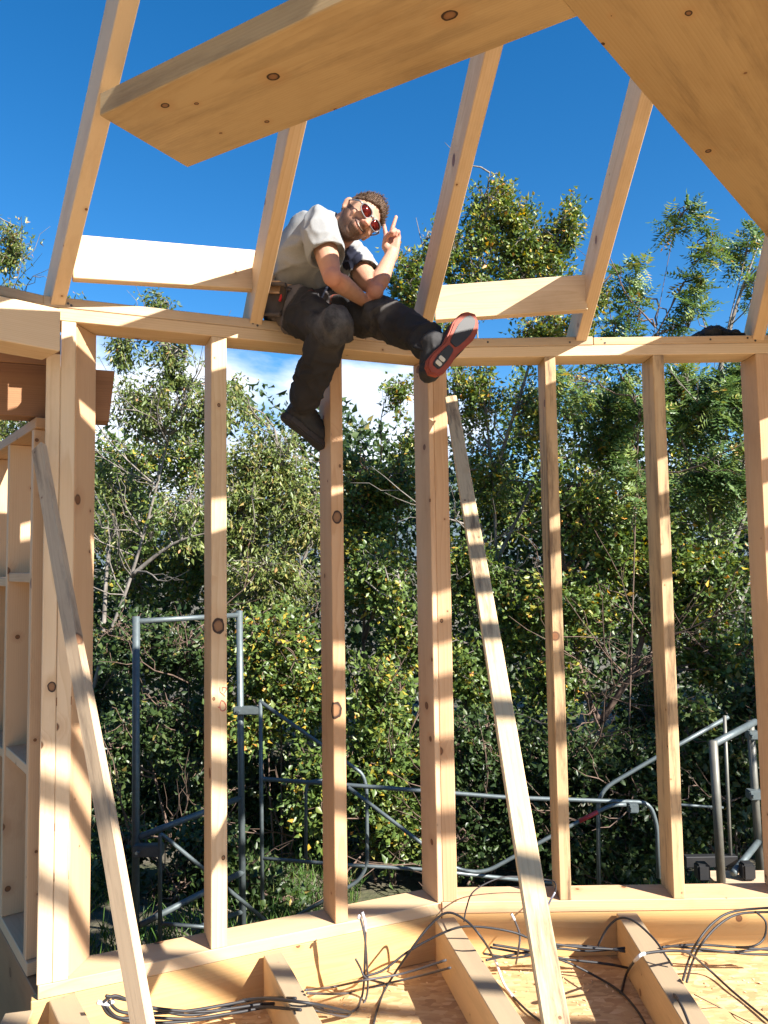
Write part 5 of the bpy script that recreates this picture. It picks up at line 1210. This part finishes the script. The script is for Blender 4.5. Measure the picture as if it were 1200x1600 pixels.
for q, lab in zip(bl, ('uppermost cable of the bundle wound behind the left brace', 'cable of the left bundle that ends furthest back over the joist', 'lowest cable of the left bundle, sweeping along the photo bottom', 'cable in the middle of the left bundle, bent in a tight loop', 'shortest cable of the left bundle, stopping at the second joist')):
    cable(lab, q, .0058, z=.02)
tie = bmesh.new(); tube(tie, [CP(152, 1566, .03), CP(170, 1569, .03), CP(178, 1563, .03)], .007, 8); o = obj('cable_tie', tie, M['sleeve'], None, True); tag(o, 'pale tape tie holding the bundle of cables at lower left', 'cable tie')
cable('cable rising up to the left sill with a pale bare end', [(504, 1578), (549, 1581), (566, 1555), (570, 1500, 2.86), (571, 1450, 2.84), (566, 1425, 2.84)], .0050, 'cable_grey', (.78, 1.0))
cable('second cable climbing to the left sill, bent over at its tip', [(480, 1570), (540, 1588), (572, 1560), (573, 1500, 2.86), (569, 1460, 2.84), (562, 1432, 2.84), (560, 1436, 2.83)], .0046, 'cable_grey', (.86, 1.0))
cable('upper dusty cable running from the second joist into the double post joist', [(477, 1547), (520, 1542), (567, 1532), (630, 1521), (697, 1500, 2.86)], .0048, 'cable_grey')
cable('lower dusty cable running into the side of the double post joist', [(480, 1552), (540, 1552), (600, 1538), (655, 1525), (704, 1512, 2.84)], .0048, 'cable_grey')
cable('short dusty cable stub pointing up between the first joists', [(556, 1499, 2.82), (563, 1512), (572, 1528), (600, 1536)], .0046, 'cable_grey')
cable('long cable arching over the double post joist and back down to the photo bottom', [(584, 1600), (590, 1575), (605, 1540), (642, 1484, 2.92), (672, 1446, 2.93), (699, 1426, 2.92), (729, 1439, 2.88), (755, 1469, 2.84), (774, 1502), (790, 1542), (821, 1577), (851, 1600)], .0050, 'cable', (.72, .86))
cable('cable sweeping low over the double post joist towards the long brace', [(571, 1525), (600, 1515), (642, 1484, 2.94), (706, 1452, 2.93), (747, 1448, 2.93), (800, 1456, 2.93), (840, 1470, 2.96), (905, 1480, 2.98), (976, 1484, 3.0)], .0048)
cable('cable behind the long brace, first of the pair entering the right joist', [(760, 1500), (800, 1492), (860, 1482), (920, 1486), (977, 1481, 2.99)], .0050)
cable('cable behind the long brace, second of the pair entering the right joist', [(755, 1490), (810, 1496), (874, 1478), (930, 1480), (977, 1487, 2.97)], .0050)
cable('cable lying flat from behind the long brace to the bottom edge beside the right joist', [(765, 1480), (820, 1490), (877, 1500), (937, 1529), (971, 1551), (995, 1578), (1010, 1603)], .0050)
cable('cable crossing the right joist in a wide bow to the bottom edge', [(770, 1476), (830, 1486), (880, 1498), (960, 1508), (1020, 1525), (1057, 1559), (1078, 1603)], .0054)
cable('cable hooped over the far end of the right joist', [(934, 1478, 2.98), (949, 1450, 2.98), (967, 1435, 2.96), (990, 1439, 2.90), (1020, 1465, 2.82), (1039, 1491, 2.76), (1050, 1508)], .0048)
cable('cable with a grey sleeve looped over the right joist', [(971, 1551), (979, 1521), (994, 1499, 2.66), (1012, 1489, 2.64), (1069, 1487, 2.70), (1102, 1510), (1147, 1551), (1203, 1597)], .0052, 'cable', (.28, .42))
cable('first cable running along the rim to the right edge', [(1035, 1480), (1087, 1476), (1150, 1480), (1210, 1485)], .0052)
cable('second cable along the rim at the right edge, dusty grey', [(1036, 1486), (1090, 1486), (1150, 1487), (1210, 1480)], .0052, 'cable_grey')
cable('third cable along the rim at the right edge, nearest the floor', [(1040, 1478), (1100, 1483), (1160, 1490), (1210, 1492)], .0050)
cable('cable arching from the floor up over the right sill', [(1067, 1531), (1076, 1500), (1087, 1476, 2.9), (1114, 1442, 2.95), (1147, 1424, 3.0), (1210, 1418, 3.05)], .0050)
cable('twin cable arching beside another up over the right sill', [(1073, 1534), (1082, 1503), (1094, 1478, 2.9), (1122, 1446, 2.95), (1155, 1428, 3.0), (1210, 1425, 3.05)], .0050)
cable('cable curling down from the right sill at the edge of the photo', [(1180, 1424, 3.02), (1196, 1440, 3.0), (1194, 1465, 3.0), (1178, 1478, 2.98), (1150, 1480)], .0046)
cable('thin cable looped over the sill behind the long brace', [(725, 1440, 3.0), (729, 1418, 3.06), (741, 1392, 3.10), (780, 1372, 3.14), (815, 1370, 3.18), (850, 1374, 3.2), (866, 1378, 3.18), (868, 1392, 3.10), (857, 1413, 3.07), (851, 1440, 3.02)], .0034, 'cable', (.80, .95))
cable('short cable with a pale tip standing up left of the long brace', [(806, 1506), (810, 1485, 2.94), (812, 1461, 2.94), (805, 1440, 2.94), (799, 1428, 2.94)], .0046, 'cable_grey', (.8, 1.0))
cable('thin wire trailing across the floor from the right joist', [(1085, 1554), (1120, 1572), (1160, 1592), (1185, 1605)], .0020)
# ================================================================ small things
bgm = bmesh.new(); rg_ = random.Random(12); bc = Ppl(1122, 519, RO + nR * .075, nR)
for i in range(16):
    t = i / 15; h_ = .045 * math.sin(math.pi * min(1, t * .9 + .1)) + .006
    ball(bgm, (bc.x - .09 + .18 * t, bc.y + rg_.uniform(-.02, .02), Z_TOP + h_ * .55), (.028, .04, h_ * .62), 10)
me = fuse(bgm, .005, 3); c_ = folds(get_co(me), get_no(me), .010, 22, 3); c_[:, 2] = np.maximum(c_[:, 2], Z_TOP + .002); c0 = np.array([bc.x, bc.y, Z_TOP]); set_co(me, c_ - c0)
o = link('cloth_bundle', me, plain('black_cloth', (.012, .013, .014), .8, var=.5, scale=60), None, Vector(c0)); tag(o, 'crumpled black cloth lying on the right wall plate near the last rafter', 'cloth')
# red crayon strokes on the first stud
cr = bmesh.new()
def strokes(*pts): tube(cr, smooth_path([Ppl(310 + x / 16, 1040 + y / 16, LO - nL * .0012, nL) for x, y in pts], 3), .0013, 5)
strokes((540, 540), (545, 650), (600, 700), (670, 770)); strokes((600, 545), (598, 640)); strokes((600, 545), (690, 550), (690, 620), (640, 690))
strokes((580, 865), (545, 960), (545, 1050), (575, 1130), (665, 1110), (690, 1000), (640, 900), (580, 870)); strokes((490, 1030), (550, 1060))
obj('crayon_mark', cr, plain('red_crayon', (.50, .10, .07), .8), st1)
# sawdust and chips on the floor and joists: nobody could count them
rng = np.random.default_rng(17)
n = 2600
C = np.stack([rng.uniform(-1.0, 1.9, n), rng.uniform(2.1, 3.15, n), rng.uniform(.001, .005, n)], 1)
cl_ = np.array([mnoise.noise((x * 3, y * 3, 0)) for x, y, z in C]); C = C[cl_ > -.15]; n = len(C)
inside = (C[:, 1] - LO.y) - (C[:, 0] - LO.x) * uL.y / uL.x < -.03; C = C[inside]; n = len(C)
A = unit(rng.normal(size=(n, 3)) * np.array([1, 1, .25])); Bv = unit(np.cross(A, unit(np.array([[0, 0, 1.]]) + rng.normal(size=(n, 3)) * .35)))
L = rng.uniform(.004, .022, n); v, f, t = leaf_arrays(C, A, Bv, L, L * rng.uniform(.25, .8, n), fold=.2, droop=-.3, tint=rng.random(n))
o = link('sawdust', tri_mesh('sawdust', v, f, t), leaf_mat('wood_shavings', [(0, (.55, .36, .17)), (1, (.75, .58, .36))], 0.1, .8), None); tag(o, 'scattered sawdust and wood shavings on the floor', 'sawdust', kind='stuff')

# nail heads where the boards were nailed
M['nail'] = plain('nail_steel', (.07, .065, .06), .45, .6)
def nails(o, pts, axis):
    for p in pts:
        b = bmesh.new(); a = Vector(axis).normalized(); tube(b, [p - a * .002, p + a * .0012], .0045, 8); obj('nail_head', b, M['nail'], o)
for o in wl.children:
    if o.name.startswith('upper_plate'): nails(o, [wall_pt(LO, uL, nL, s_at(x, 500, LO, uL, nL), -.0022, z) for x, z in ((106, 2.508), (111, 2.502), (395, 2.510), (402, 2.503), (470, 2.506), (560, 2.512))], -nL)
for o in wr.children:
    if o.name == 'upper_plate.001': nails(o, [wall_pt(RO, uR, nR, s_at(x, 530, RO, uR, nR), -.0022, z) for x, z in ((762, 2.510), (890, 2.504), (915, 2.514))], -nR)
    if o.name == 'upper_plate.002': nails(o, [wall_pt(RO, uR, nR, s_at(x, 530, RO, uR, nR), -.0002, z) for x, z in ((945, 2.500), (1110, 2.508), (1168, 2.512), (1180, 2.500))], -nR)
